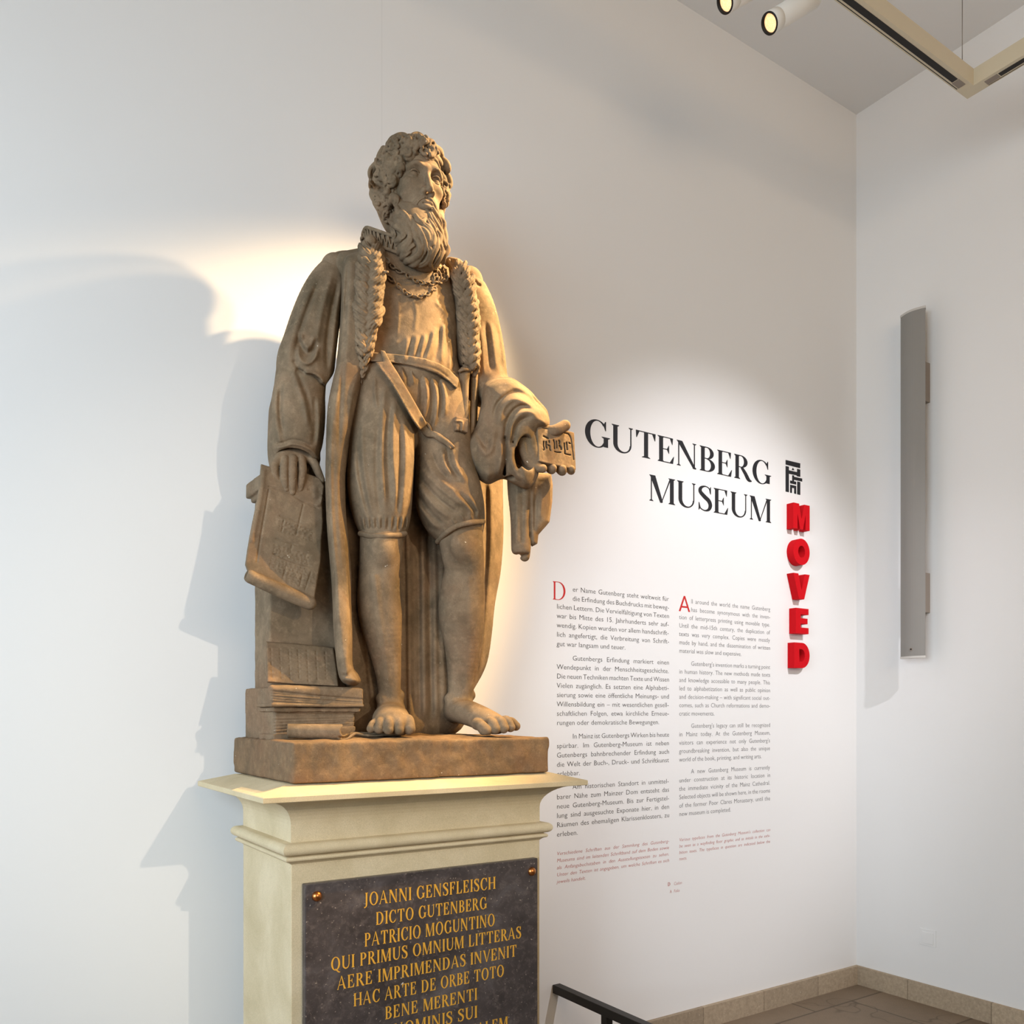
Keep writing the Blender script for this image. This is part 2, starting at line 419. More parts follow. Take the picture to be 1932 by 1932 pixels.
def glyphs(S, H):
    """serif capitals, cap height 1; S stem weight, H hairline weight -> {char: (polys, advance)}"""
    G = {}
    def endtick(x, y, d, h): return [[(x, y), (x + .035, y), (x + .035, y + d * h), (x + .018, y + d * h), (x - .045, y + d * H)]]
    o = lambda c, w, y0, y1: arc(c, .5, w, .515, c, .5, w - S * 1.05, .515 - H * 1.1, y0, y1)
    G['A'] = ([[(.40, 1.02), (.43, 1.02), (.09, 0), (.09 - H * 1.1, 0)], [(.38, 1.02), (.44, 1.02), (.80, 0), (.80 - S * 1.15, 0)]] + R_(.20, .31, .60, .31 + H) + serif(.06, .09, 0, True) + serif(.69, .79, 0, True, .05), .86)
    G['B'] = (stem(.09, S) + arc(.34, .755, .27, .245, .33, .755, .27 - S * .95, .245 - H, -90, 90) + arc(.34, .265, .32, .265, .33, .265, .32 - S * 1.05, .265 - H, -90, 90) + R_(.2, 1 - H, .345, 1) + R_(.2, 0, .345, H) + R_(.2, .51, .345, .51 + H), .72)
    G['C'] = (arc(.44, .5, .40, .515, .465, .5, .40 - S, .515 - H * 1.1, 42, 318, 40) + [[(.72, 1.0), (.75, 1.0), (.75, .66), (.725, .66), (.66, .86)]] + [[(.745, .16), (.765, .20), (.74, .28), (.72, .24)]], .82)
    G['D'] = (stem(.09, S) + arc(.36, .5, .44, .5, .34, .5, .44 - S * 1.0, .5 - H, -90, 90, 36) + R_(.2, 1 - H, .37, 1) + R_(.2, 0, .37, H), .88)
    G['E'] = (stem(.09, S) + R_(.2, 1 - H, .60, 1) + R_(.2, 0, .62, H) + R_(.2, .5, .46, .5 + H) + [[(.62, 1), (.60, .74), (.585, .74), (.50, 1 - H)]] + [[(.66, .29), (.64, .29), (.50, H), (.62, 0)]] + [[(.47, .68), (.455, .68), (.38, .52), (.455, .36), (.47, .36)]], .72)
    G['F'] = (stem(.09, S) + R_(.2, 1 - H, .60, 1) + R_(.2, .5, .46, .5 + H) + [[(.62, 1), (.60, .74), (.585, .74), (.50, 1 - H)]] + [[(.47, .68), (.455, .68), (.38, .52), (.455, .36), (.47, .36)]], .66)
    G['G'] = (arc(.44, .5, .40, .515, .465, .5, .40 - S, .515 - H * 1.1, 42, 322, 40) + [[(.72, 1.0), (.75, 1.0), (.75, .66), (.725, .66), (.66, .86)]] + R_(.67, .06, .67 + S, .42) + serif(.67, .67 + S, .43, False, .07), .90)
    G['H'] = (stem(.09, S) + stem(.66, S) + R_(.15, .5, .7, .5 + H), .90)
    G['I'] = (stem(.09, S), .32)
    G['J'] = (stem(.16, S, .12, 1, False) + brush([(.16 + S * .5, .16, S), (.20, -.02, S * .7), (.10, -.10, H * 1.3), (.01, -.10, S * .8)]), .40)
    G['L'] = (stem(.09, S) + R_(.2, 0, .60, H) + [[(.64, .30), (.62, .30), (.48, H), (.60, 0)]], .68)
    G['M'] = (stem(.10, H * 1.15) + stem(.84, S) + [[(.06, 1), (.27, 1), (.565, .03), (.53, -.01), (.46, -.01)]] + [[(.84, 1), (.86, 1), (.87, .94), (.52, -.01), (.49, -.01)]] + serif(.10, .16, 1, False), 1.08)
    G['N'] = (stem(.10, H * 1.2) + stem(.72, H * 1.2) + [[(.04, 1), (.26, 1), (.80, .0), (.80, -.02), (.70, -.02), (.10, .91)]], .92)
    G['O'] = (arc(.46, .5, .42, .515, .46, .5, .42 - S * 1.05, .515 - H * 1.1, 0, 360, 48), .92)
    G['P'] = (stem(.09, S) + arc(.34, .735, .29, .265, .33, .735, .29 - S, .265 - H, -90, 90) + R_(.2, 1 - H, .345, 1) + R_(.2, .47, .345, .47 + H), .68)
    G['Q'] = (G['O'][0] + brush([(.42, .10, H), (.56, .0, S * .8), (.74, -.16, S * .6), (.88, -.18, H)]), .92)
    G['R'] = (stem(.09, S) + arc(.34, .745, .28, .255, .33, .745, .28 - S, .255 - H, -90, 90) + R_(.2, 1 - H, .345, 1) + R_(.2, .49, .345, .49 + H) + brush([(.36, .50, S * .8), (.52, .28, S), (.66, .05, S), (.80, .0, H * 1.4)]), .80)
    G['S'] = (brush([(.55, .74, H), (.50, .92, H * 1.2), (.34, .985, H * 1.3), (.16, .90, S * .75), (.13, .74, S), (.30, .57, S * 1.15), (.48, .43, S * 1.15), (.55, .25, S), (.48, .07, S * .7), (.30, .01, H * 1.3), (.12, .10, H * 1.2), (.08, .28, H)], 60) + [[(.56, 1.0), (.575, 1.0), (.575, .70), (.55, .70), (.50, .88)]] + [[(.06, 0), (.075, 0), (.14, .12), (.085, .31), (.06, .31)]], .66)
    G['T'] = (stem(.34, S, 0, 1, True, False, .08) + R_(.06, 1 - H, .75, 1) + [[(.04, 1), (.055, .72), (.075, .72), (.17, 1 - H), (.17, 1)]] + [[(.77, 1), (.755, .72), (.735, .72), (.64, 1 - H), (.64, 1)]], .81)
    G['U'] = (stem(.10, S, .3, 1, False) + stem(.70, H * 1.2, .3, 1, False) + arc(.42, .31, .32, .325, .465, .31, .465 - .10 - S, .325 - H * 1.6, 180, 360), .86)
    G['V'] = ([[(.04, 1), (.04 + S * 1.15, 1), (.46, .0), (.43, -.02), (.40, -.02)], [(.74, 1), (.74 + H * 1.2, 1), (.45, -.02), (.42, -.02)]] + serif(.05, .15, 1, False, .05) + serif(.74, .78, 1, False), .84)
    return G

def poly_mesh(name, polys, to3d, normal, thick, m, parent=None):
    """flat shapes on a wall: each polygon gets a front and a thin edge"""
    bm = bmesh.new(); nx = np.array(normal, float) * thick
    for i_, p in enumerate(polys):
        q = [np.array(to3d(x, y), float) for x, y in p]
        f = [bm.verts.new(a + nx * (1 + 0.012 * (i_ % 60))) for a in q]; b = [bm.verts.new(a) for a in q]
        try: bm.faces.new(f)
        except ValueError: continue
        for i in range(len(q)):
            j = (i + 1) % len(q)
            bm.faces.new((f[i], b[i], b[j], f[j]))
    bmesh.ops.recalc_face_normals(bm, faces=bm.faces)
    return from_bm(name, bm, m, parent)

HEAD = glyphs(0.150, 0.036)
CUT = glyphs(0.150, 0.050)
def line_polys(G, text, sp=0.0, word=0.36):
    out = []; x = 0.0; per = []
    for ch in text:
        if ch == ' ': x += word; continue
        p, a = G[ch]
        per.append((ch, [[(px + x, py) for px, py in q] for q in p]))
        x += a + sp
    x -= sp
    x0 = min(px for _, ps in per for q in ps for px, _ in q); x1 = max(px for _, ps in per for q in ps for px, _ in q)
    return per, x0, x1

# heading on the wall, one vinyl letter each
hd = empty('wall_heading', (3.1, WY, EYE + 1.1), 'large black serif two line heading lettered on the white wall', 'lettering')
for txt, xa, xb, zb, zt in (('GUTENBERG', 2.472, 3.766, EYE + 1.2435, EYE + 1.370), ('MUSEUM', 2.872, 3.766, EYE + 1.0405, EYE + 1.168)):
    per, x0, x1 = line_polys(HEAD, txt)
    for ch, polys in per:
        poly_mesh('letter', polys, lambda x, y: (xa + (x - x0) / (x1 - x0) * (xb - xa), WY - 0.0002, zb + y * (zt - zb)), (0, -1, 0), 0.0006, M['black'], hd)

# gilded inscription
for txt, xa, xb, zb, hh in (('JOANNI GENSFLEISCH', .9575, 1.381, -.523, .036), ('DICTO GUTENBERG', .9928, 1.3506, -.579, .035), ('PATRICIO MOGUNTINO', .959, 1.378, -.6335, .0365),
                            ('QUI PRIMUS OMNIUM LITTERAS', .8628, 1.4738, -.6835, .035), ('AERE IMPRIMENDAS INVENIT', .8797, 1.4566, -.737, .035), ('HAC ARTE DE ORBE TOTO', .927, 1.4108, -.790, .035),
                            ('BENE MERENTI', 1.0205, 1.3165, -.8435, .0345), ('IN NOMINIS SUI', .985, 1.317, -.896, .035), ('MEMORIAM IMMORTALEM', .905, 1.425, -.949, .035)):
    per, x0, x1 = line_polys(CUT, txt, 0.09, 0.42)
    allp = [q for _, ps in per for q in ps]
    poly_mesh('inscription_line', allp, lambda x, y: ((xa + (x - x0) / (x1 - x0) * (xb - xa)) * G_, PQY - 0.0001, EYE + (zb + y * hh) * G_), (0, -1, 0), 0.0011, M['gold'], plq)

# ------------------------------------------------------------------ running text on the wall
def text_lines(specs):
    """specs: (text, x0, x1 or None, z, size, italic) -> list of meshes, words spaced out to fill the column"""
    objs = []
    for s in specs:
        cu = bpy.data.curves.new('t', 'FONT'); cu.body = s[0]; cu.size = s[4]; cu.resolution_u = 2; cu.fill_mode = 'FRONT'; cu.offset = -0.00028
        cu.shear = 0.18 if s[5] else 0.0
        o = bpy.data.objects.new('t', cu); COL.objects.link(o); objs.append(o)
    bpy.context.view_layer.update(); w1 = [o.dimensions.x for o in objs]
    for o in objs: o.data.space_word = 2.0
    bpy.context.view_layer.update(); w2 = [o.dimensions.x for o in objs]
    for o, s, a, b in zip(objs, specs, w1, w2):
        o['sx'] = s[6]
        if s[2] is not None and b > a + 1e-5:
            want = s[2] - s[1]
            sw = 1 + (want / s[6] - a) / (b - a)
            if sw < 0.72:
                sw = 0.72; o['sx'] = want / (a + (sw - 1) * (b - a))
            if sw > 2.3:
                sw = 2.3; o['sx'] = want / (a + (sw - 1) * (b - a))
            o.data.space_word = sw
        elif s[2] is not None:
            o['sx'] = (s[2] - s[1]) / a; o.data.space_word = 1.0
        else: o.data.space_word = 1.0
    bpy.context.view_layer.update()
    dg = bpy.context.evaluated_depsgraph_get(); out = []
    for o, s in zip(objs, specs):
        me = bpy.data.meshes.new_from_object(o.evaluated_get(dg))
        n = len(me.vertices); co = np.empty(n * 3); me.vertices.foreach_get('co', co); co = co.reshape(-1, 3)
        w = np.empty_like(co); w[:, 0] = s[1] + co[:, 0] * o['sx']; w[:, 1] = WY - 0.0006; w[:, 2] = s[3] + co[:, 1]
        F = [tuple(p.vertices) for p in me.polygons]
        out.append((w, F)); bpy.data.meshes.remove(me)
    for o in objs:
        c = o.data; bpy.data.objects.remove(o); bpy.data.curves.remove(c)
    return out
def merge_text(name, parts, m, parent):
    V = []; F = []; n = 0
    for w, f in parts:
        V += [tuple(p) for p in w]; F += [tuple(i + n for i in q) for q in f]; n += len(w)
    me = bpy.data.meshes.new(name); me.from_pydata(V, [], F)
    return link(name, me, m, parent)

LS = 0.0421; PS = 0.0623
XL0, XL1, XR0, XR1 = 2.309, 3.000, 3.072, 3.755
Z0 = EYE + 0.475 + 2 * LS
german = [
    [('er Name Gutenberg steht weltweit für', 1, 1), ('die Erfindung des Buchdrucks mit beweg-', 1, 1), ('lichen Lettern. Die Vervielfältigung von Texten', 0, 1), ('war bis Mitte des 15. Jahrhunderts sehr auf-', 0, 1), ('wendig. Kopien wurden vor allem handschrift-', 0, 1), ('lich angefertigt, die Verbreitung von Schrift-', 0, 1), ('gut war langsam und teuer.', 0, 0)],
    [('Gutenbergs Erfindung markiert einen', 1, 1), ('Wendepunkt in der Menschheitsgeschichte.', 0, 1), ('Die neuen Techniken machten Texte und Wissen', 0, 1), ('Vielen zugänglich. Es setzten eine Alphabeti-', 0, 1), ('sierung sowie eine öffentliche Meinungs- und', 0, 1), ('Willensbildung ein – mit wesentlichen gesell-', 0, 1), ('schaftlichen Folgen, etwa kirchliche Erneue-', 0, 1), ('rungen oder demokratische Bewegungen.', 0, 0)],
    [('In Mainz ist Gutenbergs Wirken bis heute', 1, 1), ('spürbar. Im Gutenberg-Museum ist neben', 0, 1), ('Gutenbergs bahnbrechender Erfindung auch', 0, 1), ('die Welt der Buch-, Druck- und Schriftkunst', 0, 1), ('erlebbar.', 0, 0)],
    [('Am historischen Standort in unmittel-', 1, 1), ('barer Nähe zum Mainzer Dom entsteht das', 0, 1), ('neue Gutenberg-Museum. Bis zur Fertigstel-', 0, 1), ('lung sind ausgesuchte Exponate hier, in den', 0, 1), ('Räumen des ehemaligen Klarissenklosters, zu', 0, 1), ('erleben.', 0, 0)]]
german_note = [('Verschiedene Schriften aus der Sammlung des Gutenberg-', 0, 1), ('Museums sind im leitenden Schriftband auf dem Boden sowie', 0, 1), ('als Anfangsbuchstaben in den Ausstellungstexten zu sehen.', 0, 1), ('Unter den Texten ist angegeben, um welche Schriften es sich', 0, 1), ('jeweils handelt.', 0, 0)]
english = [
    [('ll around the world the name Gutenberg', 1, 1), ('has become synonymous with the inven-', 1, 1), ('tion of letterpress printing using movable type.', 0, 1), ('Until the mid-15th century, the duplication of', 0, 1), ('texts was very complex. Copies were mostly', 0, 1), ('made by hand, and the dissemination of written', 0, 1), ('material was slow and expensive.', 0, 0)],
    [("Gutenberg's invention marks a turning point", 1, 1), ('in human history. The new methods made texts', 0, 1), ('and knowledge accessible to many people. This', 0, 1), ('led to alphabetization as well as public opinion', 0, 1), ('and decision-making – with significant social out-', 0, 1), ('comes, such as Church reformations and demo-', 0, 1), ('cratic movements.', 0, 0)],
    [("Gutenberg's legacy can still be recognized", 1, 1), ('in Mainz today. At the Gutenberg Museum,', 0, 1), ("visitors can experience not only Gutenberg's", 0, 1), ('groundbreaking invention, but also the unique', 0, 1), ('world of the book, printing, and writing arts.', 0, 0)],
    [('A new Gutenberg Museum is currently', 1, 1), ('under construction at its historic location in', 0, 1), ('the immediate vicinity of the Mainz Cathedral.', 0, 1), ('Selected objects will be shown here, in the rooms', 0, 1), ('of the former Poor Clares Monastery, until the', 0, 1), ('new museum is completed.', 0, 0)]]
english_note = [("Various typefaces from the Gutenberg Museum's collection can", 0, 1), ('be seen as a wayfinding floor graphic and as initials in the exhi-', 0, 1), ('bition texts. The typefaces in question are indicated below the', 0, 1), ('texts.', 0, 0)]
def column(root, paras, note, xa, xb, ind, m_ink, sx):
    specs = []; owner = []
    z = Z0
    for pi, para in enumerate(paras):
        for li, (t, i, j) in enumerate(para):
            specs.append((t, xa + (ind if i else 0), xb if j else None, z, 0.0325, False, sx)); owner.append(pi)
            z -= LS
        z -= PS - LS
    z = EYE - 0.638
    for t, i, j in note:
        specs.append((t, xa, xb if j else None, z, 0.0235, True, sx)); owner.append(-1); z -= 0.0317
    got = text_lines(specs)
    for pi in range(len(paras)):
        merge_text('paragraph', [g for g, w in zip(got, owner) if w == pi], m_ink, root)
    merge_text('typeface_note', [g for g, w in zip(got, owner) if w == -1], M['ink_brown'], root)
tc = empty('german_wall_text', (2.65, WY, EYE), 'left column of dark printed wall text with a red serif initial', 'wall text')
column(tc, german, german_note, XL0, XL1, 0.090, M['ink'], 1.15)
te = empty('english_wall_text', (3.41, WY, EYE), 'right column of grey printed wall text with a red sans serif initial', 'wall text')
column(te, english, english_note, XR0, XR1, 0.083, M['ink_grey'], 1.05)
_th = glyphs(0.095, 0.03)
poly_mesh('initial', _th['D'][0], lambda x, y: (2.285 + x * 0.092, WY - 0.0002, EYE + 0.515 + y * 0.082), (0, -1, 0), 0.0006, M['ink_red'], tc)
poly_mesh('initial', [[(.40, 1), (.52, 1), (.14, 0), (.0, 0)], [(.40, 1), (.52, 1), (.92, 0), (.78, 0)], [(.2, .24), (.72, .24), (.68, .35), (.25, .35)]], lambda x, y: (3.070 + x * 0.086, WY - 0.0002, EYE + 0.515 + y * 0.078), (0, -1, 0), 0.0006, M['ink_red'], te)
ky = empty('typeface_key', (3.0, WY, EYE - 0.86), 'small red key naming two typefaces below the wall text columns', 'wall text')
merge_text('key_lines', text_lines([('Caslon', 3.035, None, EYE - 0.853, 0.0225, True, 0.9), ('A', 3.008, None, EYE - 0.890, 0.0235, False, 0.9), ('Folio', 3.035, None, EYE - 0.890, 0.0225, True, 0.9)]), M['ink_brown'], ky)
poly_mesh('key_letter', HEAD['D'][0], lambda x, y: (2.995 + x * 0.020, WY - 0.0002, EYE - 0.853 + y * 0.018), (0, -1, 0), 0.0005, M['ink_brown'], ky)

# monogram of black bars
lg = empty('monogram_sign', (3.95, WY, EYE + 1.3), 'black angular monogram above the red letters', 'sign')
def LP(px, py):   # crop pixel of the sign -> wall
    p = PY(1470 + px * 70 / 1503, 855 + py * 90 / 1932, WY); return (p[0], WY - 0.0002, p[2])
bars = [[(258, 275), (850, 415), (845, 610), (258, 462)], [(258, 520), (390, 548), (390, 1585), (258, 1555)], [(380, 690), (845, 800), (845, 960), (720, 935), (700, 900), (380, 832)],
        [(725, 635), (850, 668), (850, 960), (720, 935)], [(550, 590), (612, 695), (505, 680)], [(525, 895), (598, 905), (598, 955), (928, 1030), (928, 1155), (598, 1080), (598, 1140), (525, 1120)],
        [(440, 1105), (685, 1160), (685, 1275), (440, 1220)], [(440, 1275), (685, 1330), (685, 1440), (440, 1385)], [(440, 1380), (515, 1400), (512, 1615), (440, 1600)], [(602, 1420), (685, 1440), (685, 1655), (602, 1635)],
        [(728, 1145), (850, 1175), (850, 1695), (725, 1665)]]
poly_mesh('monogram_bars', bars, lambda x, y: LP(x, y), (0, -1, 0), 0.0012, M['black'], lg)

# five red block letters standing off the wall
def block_letter(name, label, outer, holes, x0, z0, w, h, T=0.045):
    cu = bpy.data.curves.new('s', 'CURVE'); cu.dimensions = '2D'; cu.fill_mode = 'BOTH'; cu.extrude = T / 2
    for ring in [outer] + holes:
        sp = cu.splines.new('POLY'); sp.points.add(len(ring) - 1)
        for p, (x, y) in zip(sp.points, ring): p.co = (x * w, y * h, 0, 1)
        sp.use_cyclic_u = True
    o = bpy.data.objects.new('s', cu); COL.objects.link(o); bpy.context.view_layer.update()
    me = bpy.data.meshes.new_from_object(o.evaluated_get(bpy.context.evaluated_depsgraph_get()))
    bpy.data.objects.remove(o); bpy.data.curves.remove(cu)
    co = np.empty(len(me.vertices) * 3); me.vertices.foreach_get('co', co); co = co.reshape(-1, 3)
    co = np.stack([co[:, 0], -co[:, 2] * 1.0, co[:, 1]], 1)
    me.vertices.foreach_set('co', co.ravel())
    bm = bmesh.new(); bm.from_mesh(me); bmesh.ops.remove_doubles(bm, verts=bm.verts, dist=1e-5); bmesh.ops.recalc_face_normals(bm, faces=bm.faces); bm.to_mesh(me); bm.free()
    me.polygons.foreach_set('use_smooth', [False] * len(me.polygons))
    ob = link(name, me, M['red'])
    ob.location = (x0, WY - 0.001 - T / 2, z0)
    return tag(ob, label, 'letter', 'red block letters on the wall')
ell = lambda cx, cy, rx, ry, a0=0, a1=360, n=40: [(cx + rx * math.cos(math.radians(a0 + (a1 - a0) * i / n)), cy + ry * math.sin(math.radians(a0 + (a1 - a0) * i / n))) for i in range(n if a1 - a0 == 360 else n + 1)]
RXc, LW, LH = 3.895, 0.140, 0.140
RS = -0.006
block_letter('red_letter', 'red block letter M, topmost of the column below the monogram', [(0, 0), (.25, 0), (.25, .62), (.41, 0), (.59, 0), (.75, .62), (.75, 0), (1, 0), (1, 1), (.66, 1), (.5, .42), (.34, 1), (0, 1)], [], RXc, EYE + 1.022, LW, LH)
block_letter('red_letter', 'red block letter O, second from the top of the column', ell(.5, .5, .5, .52), [ell(.5, .5, .21, .24)], RXc, EYE + 0.828, LW, LH)
block_letter('red_letter', 'red block letter V, middle of the column of red letters', [(.34, 0), (.66, 0), (1, 1), (.70, 1), (.5, .36), (.30, 1), (0, 1)], [], RXc, EYE + 0.636, LW, LH)
block_letter('red_letter', 'red block letter E, second from the bottom of the column', [(0, 0), (1, 0), (1, .24), (.38, .24), (.38, .39), (.92, .39), (.92, .61), (.38, .61), (.38, .76), (1, .76), (1, 1), (0, 1)], [], RXc + .021, EYE + 0.445, LW * .78, LH)
block_letter('red_letter', 'red block letter D, lowest of the column of red letters', [(0, 0)] + ell(.5, .5, .5, .5, -90, 90, 24) + [(0, 1)], [[(.32, .25)] + ell(.46, .5, .22, .25, -90, 90, 16) + [(.32, .75)]], RXc + .008, EYE + 0.254, LW * .94, LH)

# ------------------------------------------------------------------ column loudspeaker on the right wall
sp = empty('column_speaker', (WX, 2.685, EYE + 1.27), 'tall slim grey column loudspeaker on the right wall', 'loudspeaker')
SYA, SYB, SXF = 2.757, 2.613, WX - 0.110
def speaker_prof(n=12):
    pts = []
    for i in range(n + 1):
        t = i / n
        pts.append((SXF + 0.012 - 0.020 * math.sin(math.pi * t), SYA + (SYB - SYA) * t))
    pts += [(SXF + 0.034, SYB + .012), (SXF + 0.034, SYA - .012)]
    return pts
def prof_prism(name, prof, z0, z1, m, parent):
    bm = bmesh.new()
    a = [bm.verts.new((x, y, z0)) for x, y in prof]; b = [bm.verts.new((x, y, z1)) for x, y in prof]
    for i in range(len(prof)):
        bm.faces.new((a[i], a[(i + 1) % len(prof)], b[(i + 1) % len(prof)], b[i]))
    bm.faces.new(a); bm.faces.new(b[::-1])
    bmesh.ops.recalc_face_normals(bm, faces=bm.faces)
    return from_bm(name, bm, m, parent)
ZT = PX(1720, 585, SXF)[2]; ZB = PX(1720, 1242, SXF)[2]
prof_prism('grille', speaker_prof(), ZB + 0.012, ZT - 0.012, M['speaker'], sp)
grow = [(x + (x - SXF - .03) * .05, y + (y - 2.685) * .03) for x, y in speaker_prof()]
prof_prism('end_cap', grow, ZT - 0.012, ZT, M['speaker_cap'], sp)
prof_prism('end_cap', grow, ZB, ZB + 0.012, M['speaker_cap'], sp)
for v0, v1 in ((684, 758), (1081, 1156)):
    box('wall_bracket', (SXF + 0.032, 2.643, PX(1747, v1, WX - .03)[2]), (WX, 2.73, PX(1747, v0, WX - .03)[2]), M['bracket'], sp, 0.002)
bm = bmesh.new()
_s = PX(1719, 1225, SXF - 0.008)
bm_tube(bm, (_s[0] - 0.002, _s[1], _s[2]), (_s[0] + 0.012, _s[1], _s[2]), 0.009, 18)
scw = keep_smooth('screw', bm, M['bracket'], sp)
bm = bmesh.new(); bm_tube(bm, (_s[0] - 0.0032, _s[1], _s[2]), (_s[0], _s[1], _s[2]), 0.0045, 14); keep_smooth('screw_recess', bm, M['dark'], sp)
# painted-over socket cover
_c = PX(1751, 1769, WX)
cv = empty('socket_cover', (WX, _c[1], _c[2]), 'small square cover painted over on the right wall near the floor', 'cover')
box('plate', (WX - 0.003, _c[1] - 0.046, _c[2] - 0.046), (WX, _c[1] + 0.046, _c[2] + 0.046), M['wall'], cv, 0.001)
box('centre_plate', (WX - 0.0052, _c[1] - 0.032, _c[2] - 0.034), (WX - 0.002, _c[1] + 0.032, _c[2] + 0.030), M['wall'], cv, 0.002)

# ------------------------------------------------------------------ low barrier rail
rl = empty('barrier_rail', (2.30, 2.4, 0), 'low black square steel rail beside the pedestal', 'railing')
RZ = EYE - 1.216
box('top_bar', (2.285, 0.55, RZ - 0.038), (2.325, WY - 0.003, RZ), M['rail'], rl, 0.002)
for y in (2.745, 1.75, 0.75):
    box('post', (2.288, y - 0.018, 0.0), (2.322, y + 0.018, RZ - 0.036), M['rail'], rl, 0.002)

# ------------------------------------------------------------------ suspended lighting track
TH = EYE + 2.82
TX, TY = PZ(1825, 187, TH)[:2]
TX += 0.0; TW = 0.062; THH = 0.075
trk = empty('lighting_track', (TX, TY, TH), 'cream rectangular lighting track hung from the ceiling by wires', 'lighting track')
bm = bmesh.new()
# outer edge of the run along X faces the wall; corner is the far end
bm_box(bm, (-1.2, TY - TW, TH), (TX, TY, TH + THH)); 
from_bm('long_run', bm, M['track'], trk)
bm = bmesh.new(); bm_box(bm, (TX - TW, -3.2, TH), (TX, TY - TW, TH + THH)); from_bm('side_run', bm, M['track'], trk)
box('slot', (-1.2, TY - 0.044, TH - 0.0012), (TX - 0.16, TY - 0.018, TH + 0.002), M['dark'], trk)
box('slot', (TX - 0.044, -3.2, TH - 0.0012), (TX - 0.018, TY - 0.16, TH + 0.002), M['dark'], trk)
box('seam', (-1.2, TY - 0.009, TH - 0.0008), (TX - 0.10, TY - 0.006, TH + 0.001), M['dark'], trk)
box('seam', (TX - 0.009, -3.2, TH - 0.0008), (TX - 0.006, TY - 0.10, TH + 0.001), M['dark'], trk)
box('end_feed', (TX - 0.155, TY - 0.046, TH - 0.0016), (TX - 0.10, TY - 0.014, TH + 0.001), M['bracket'], trk, 0.001)
box('end_feed', (TX - 0.046, TY - 0.155, TH - 0.0016), (TX - 0.014, TY - 0.10, TH + 0.001), M['bracket'], trk, 0.001)
def wire(x, y):
    bm = bmesh.new(); bm_tube(bm, (x, y, TH + THH), (x, y, CZ), 0.0016, 8); w = keep_smooth('suspension_wire', bm, M['wire'], trk)
    bm = bmesh.new(); bm_tube(bm, (x, y, TH + THH - 0.002), (x, y, TH + THH + 0.03), 0.006, 12); keep_smooth('wire_clamp', bm, M['bracket'], w)
_w = PZ(1807, 128, TH + THH)
wire(TX - 0.10, TY - TW / 2); wire(1.2, TY - TW / 2); wire(TX - TW / 2, -0.4)

def track_spot(label, pos, aim, length=0.27, r=0.040, track='x', power=0, ang=40, blend=.4, color=WARM, beam=None, group='spotlights on the track'):
    """cylinder spotlight hung under the track; pos is the mouth of the cylinder"""
    from mathutils import Vector
    p = Vector(pos); d = (Vector(aim) - p).normalized()
    t = empty('track_spotlight', pos, label, 'spotlight', group)
    q = d.to_track_quat('Z', 'Y')
    n = 32
    def lathe(name, prof, m):
        bm = bmesh.new()
        rings = [[bm.verts.new(p + q @ Vector((rr * math.cos(2 * math.pi * i / n), rr * math.sin(2 * math.pi * i / n), zz))) for i in range(n)] for rr, zz in prof]
        for a, b in zip(rings, rings[1:]):
            for i in range(n):
                f = bm.faces.new((a[i], a[(i + 1) % n], b[(i + 1) % n], b[i])); f.smooth = True
        if prof[0][0] > 1e-4: bm.faces.new(rings[0][::-1])
        if name == 'reflector' or name == 'housing': bm.faces.new(rings[-1])
        return keep_smooth(name, bm, m, t)
    lathe('housing', [(r * .9, -length), (r, -length + .008), (r, -0.046), (r * .985, -0.0455), (r * .985, -0.0425), (r, -0.042), (r, -.001), (r * .97, 0.0), (r * .97, -.03)], M['white_metal'])
    lathe('bezel', [(r * .965, -.03), (r * .965, 0.002), (r * .80, 0.002), (r * .80, -.012), (r * .79, -.028)], M['dark'])
    lathe('reflector', [(r * .80, -.010), (r * .72, -.018), (r * .5, -.026), (r * .1, -.029)], M['glow'])
    top = p - d * (length * .62)
    bm = bmesh.new(); bm_tube(bm, top, (top.x, top.y, TH - 0.004), 0.011, 16); keep_smooth('stem', bm, M['white_metal'], t)
    cx, cy = (0.075, 0.017) if track == 'x' else (0.017, 0.075)
    box('adapter', (top.x - cx, top.y - cy, TH - 0.014), (top.x + cx, top.y + cy, TH), M['white_metal'], t, 0.002)
    if power:
        lamp('spot_beam', 'SPOT', p + d * 0.012, beam or aim, power, color, spot_size=math.radians(ang), spot_blend=blend, shadow_soft_size=0.022)
    return t
_ty = TY - TW / 2
def on_track(u, v, dz):       # mouth of a spot hanging dz under the track line
    d = ray(u, v); t = (TH - dz - EYE) / d[2]
    return (d[0] * t, d[1] * t, TH - dz)
track_spot('white cylinder spotlight with its lit mouth in full view', on_track(1452, 44, 0.165), tuple(np.array(on_track(1452, 44, 0.165)) + np.array((-1.0, .22, -.80))), power=420, ang=52, blend=.65, color=(1.0, .69, .36), beam=(1.38, 2.70, 2.74))
track_spot('white cylinder spotlight cut by the upper edge of the picture', on_track(1368, 4, 0.150), tuple(np.array(on_track(1368, 4, 0.150)) + np.array((-1.0, .22, -.80))), power=420, ang=52, blend=.65, color=(1.0, .69, .36), beam=(1.32, 2.70, 2.66))
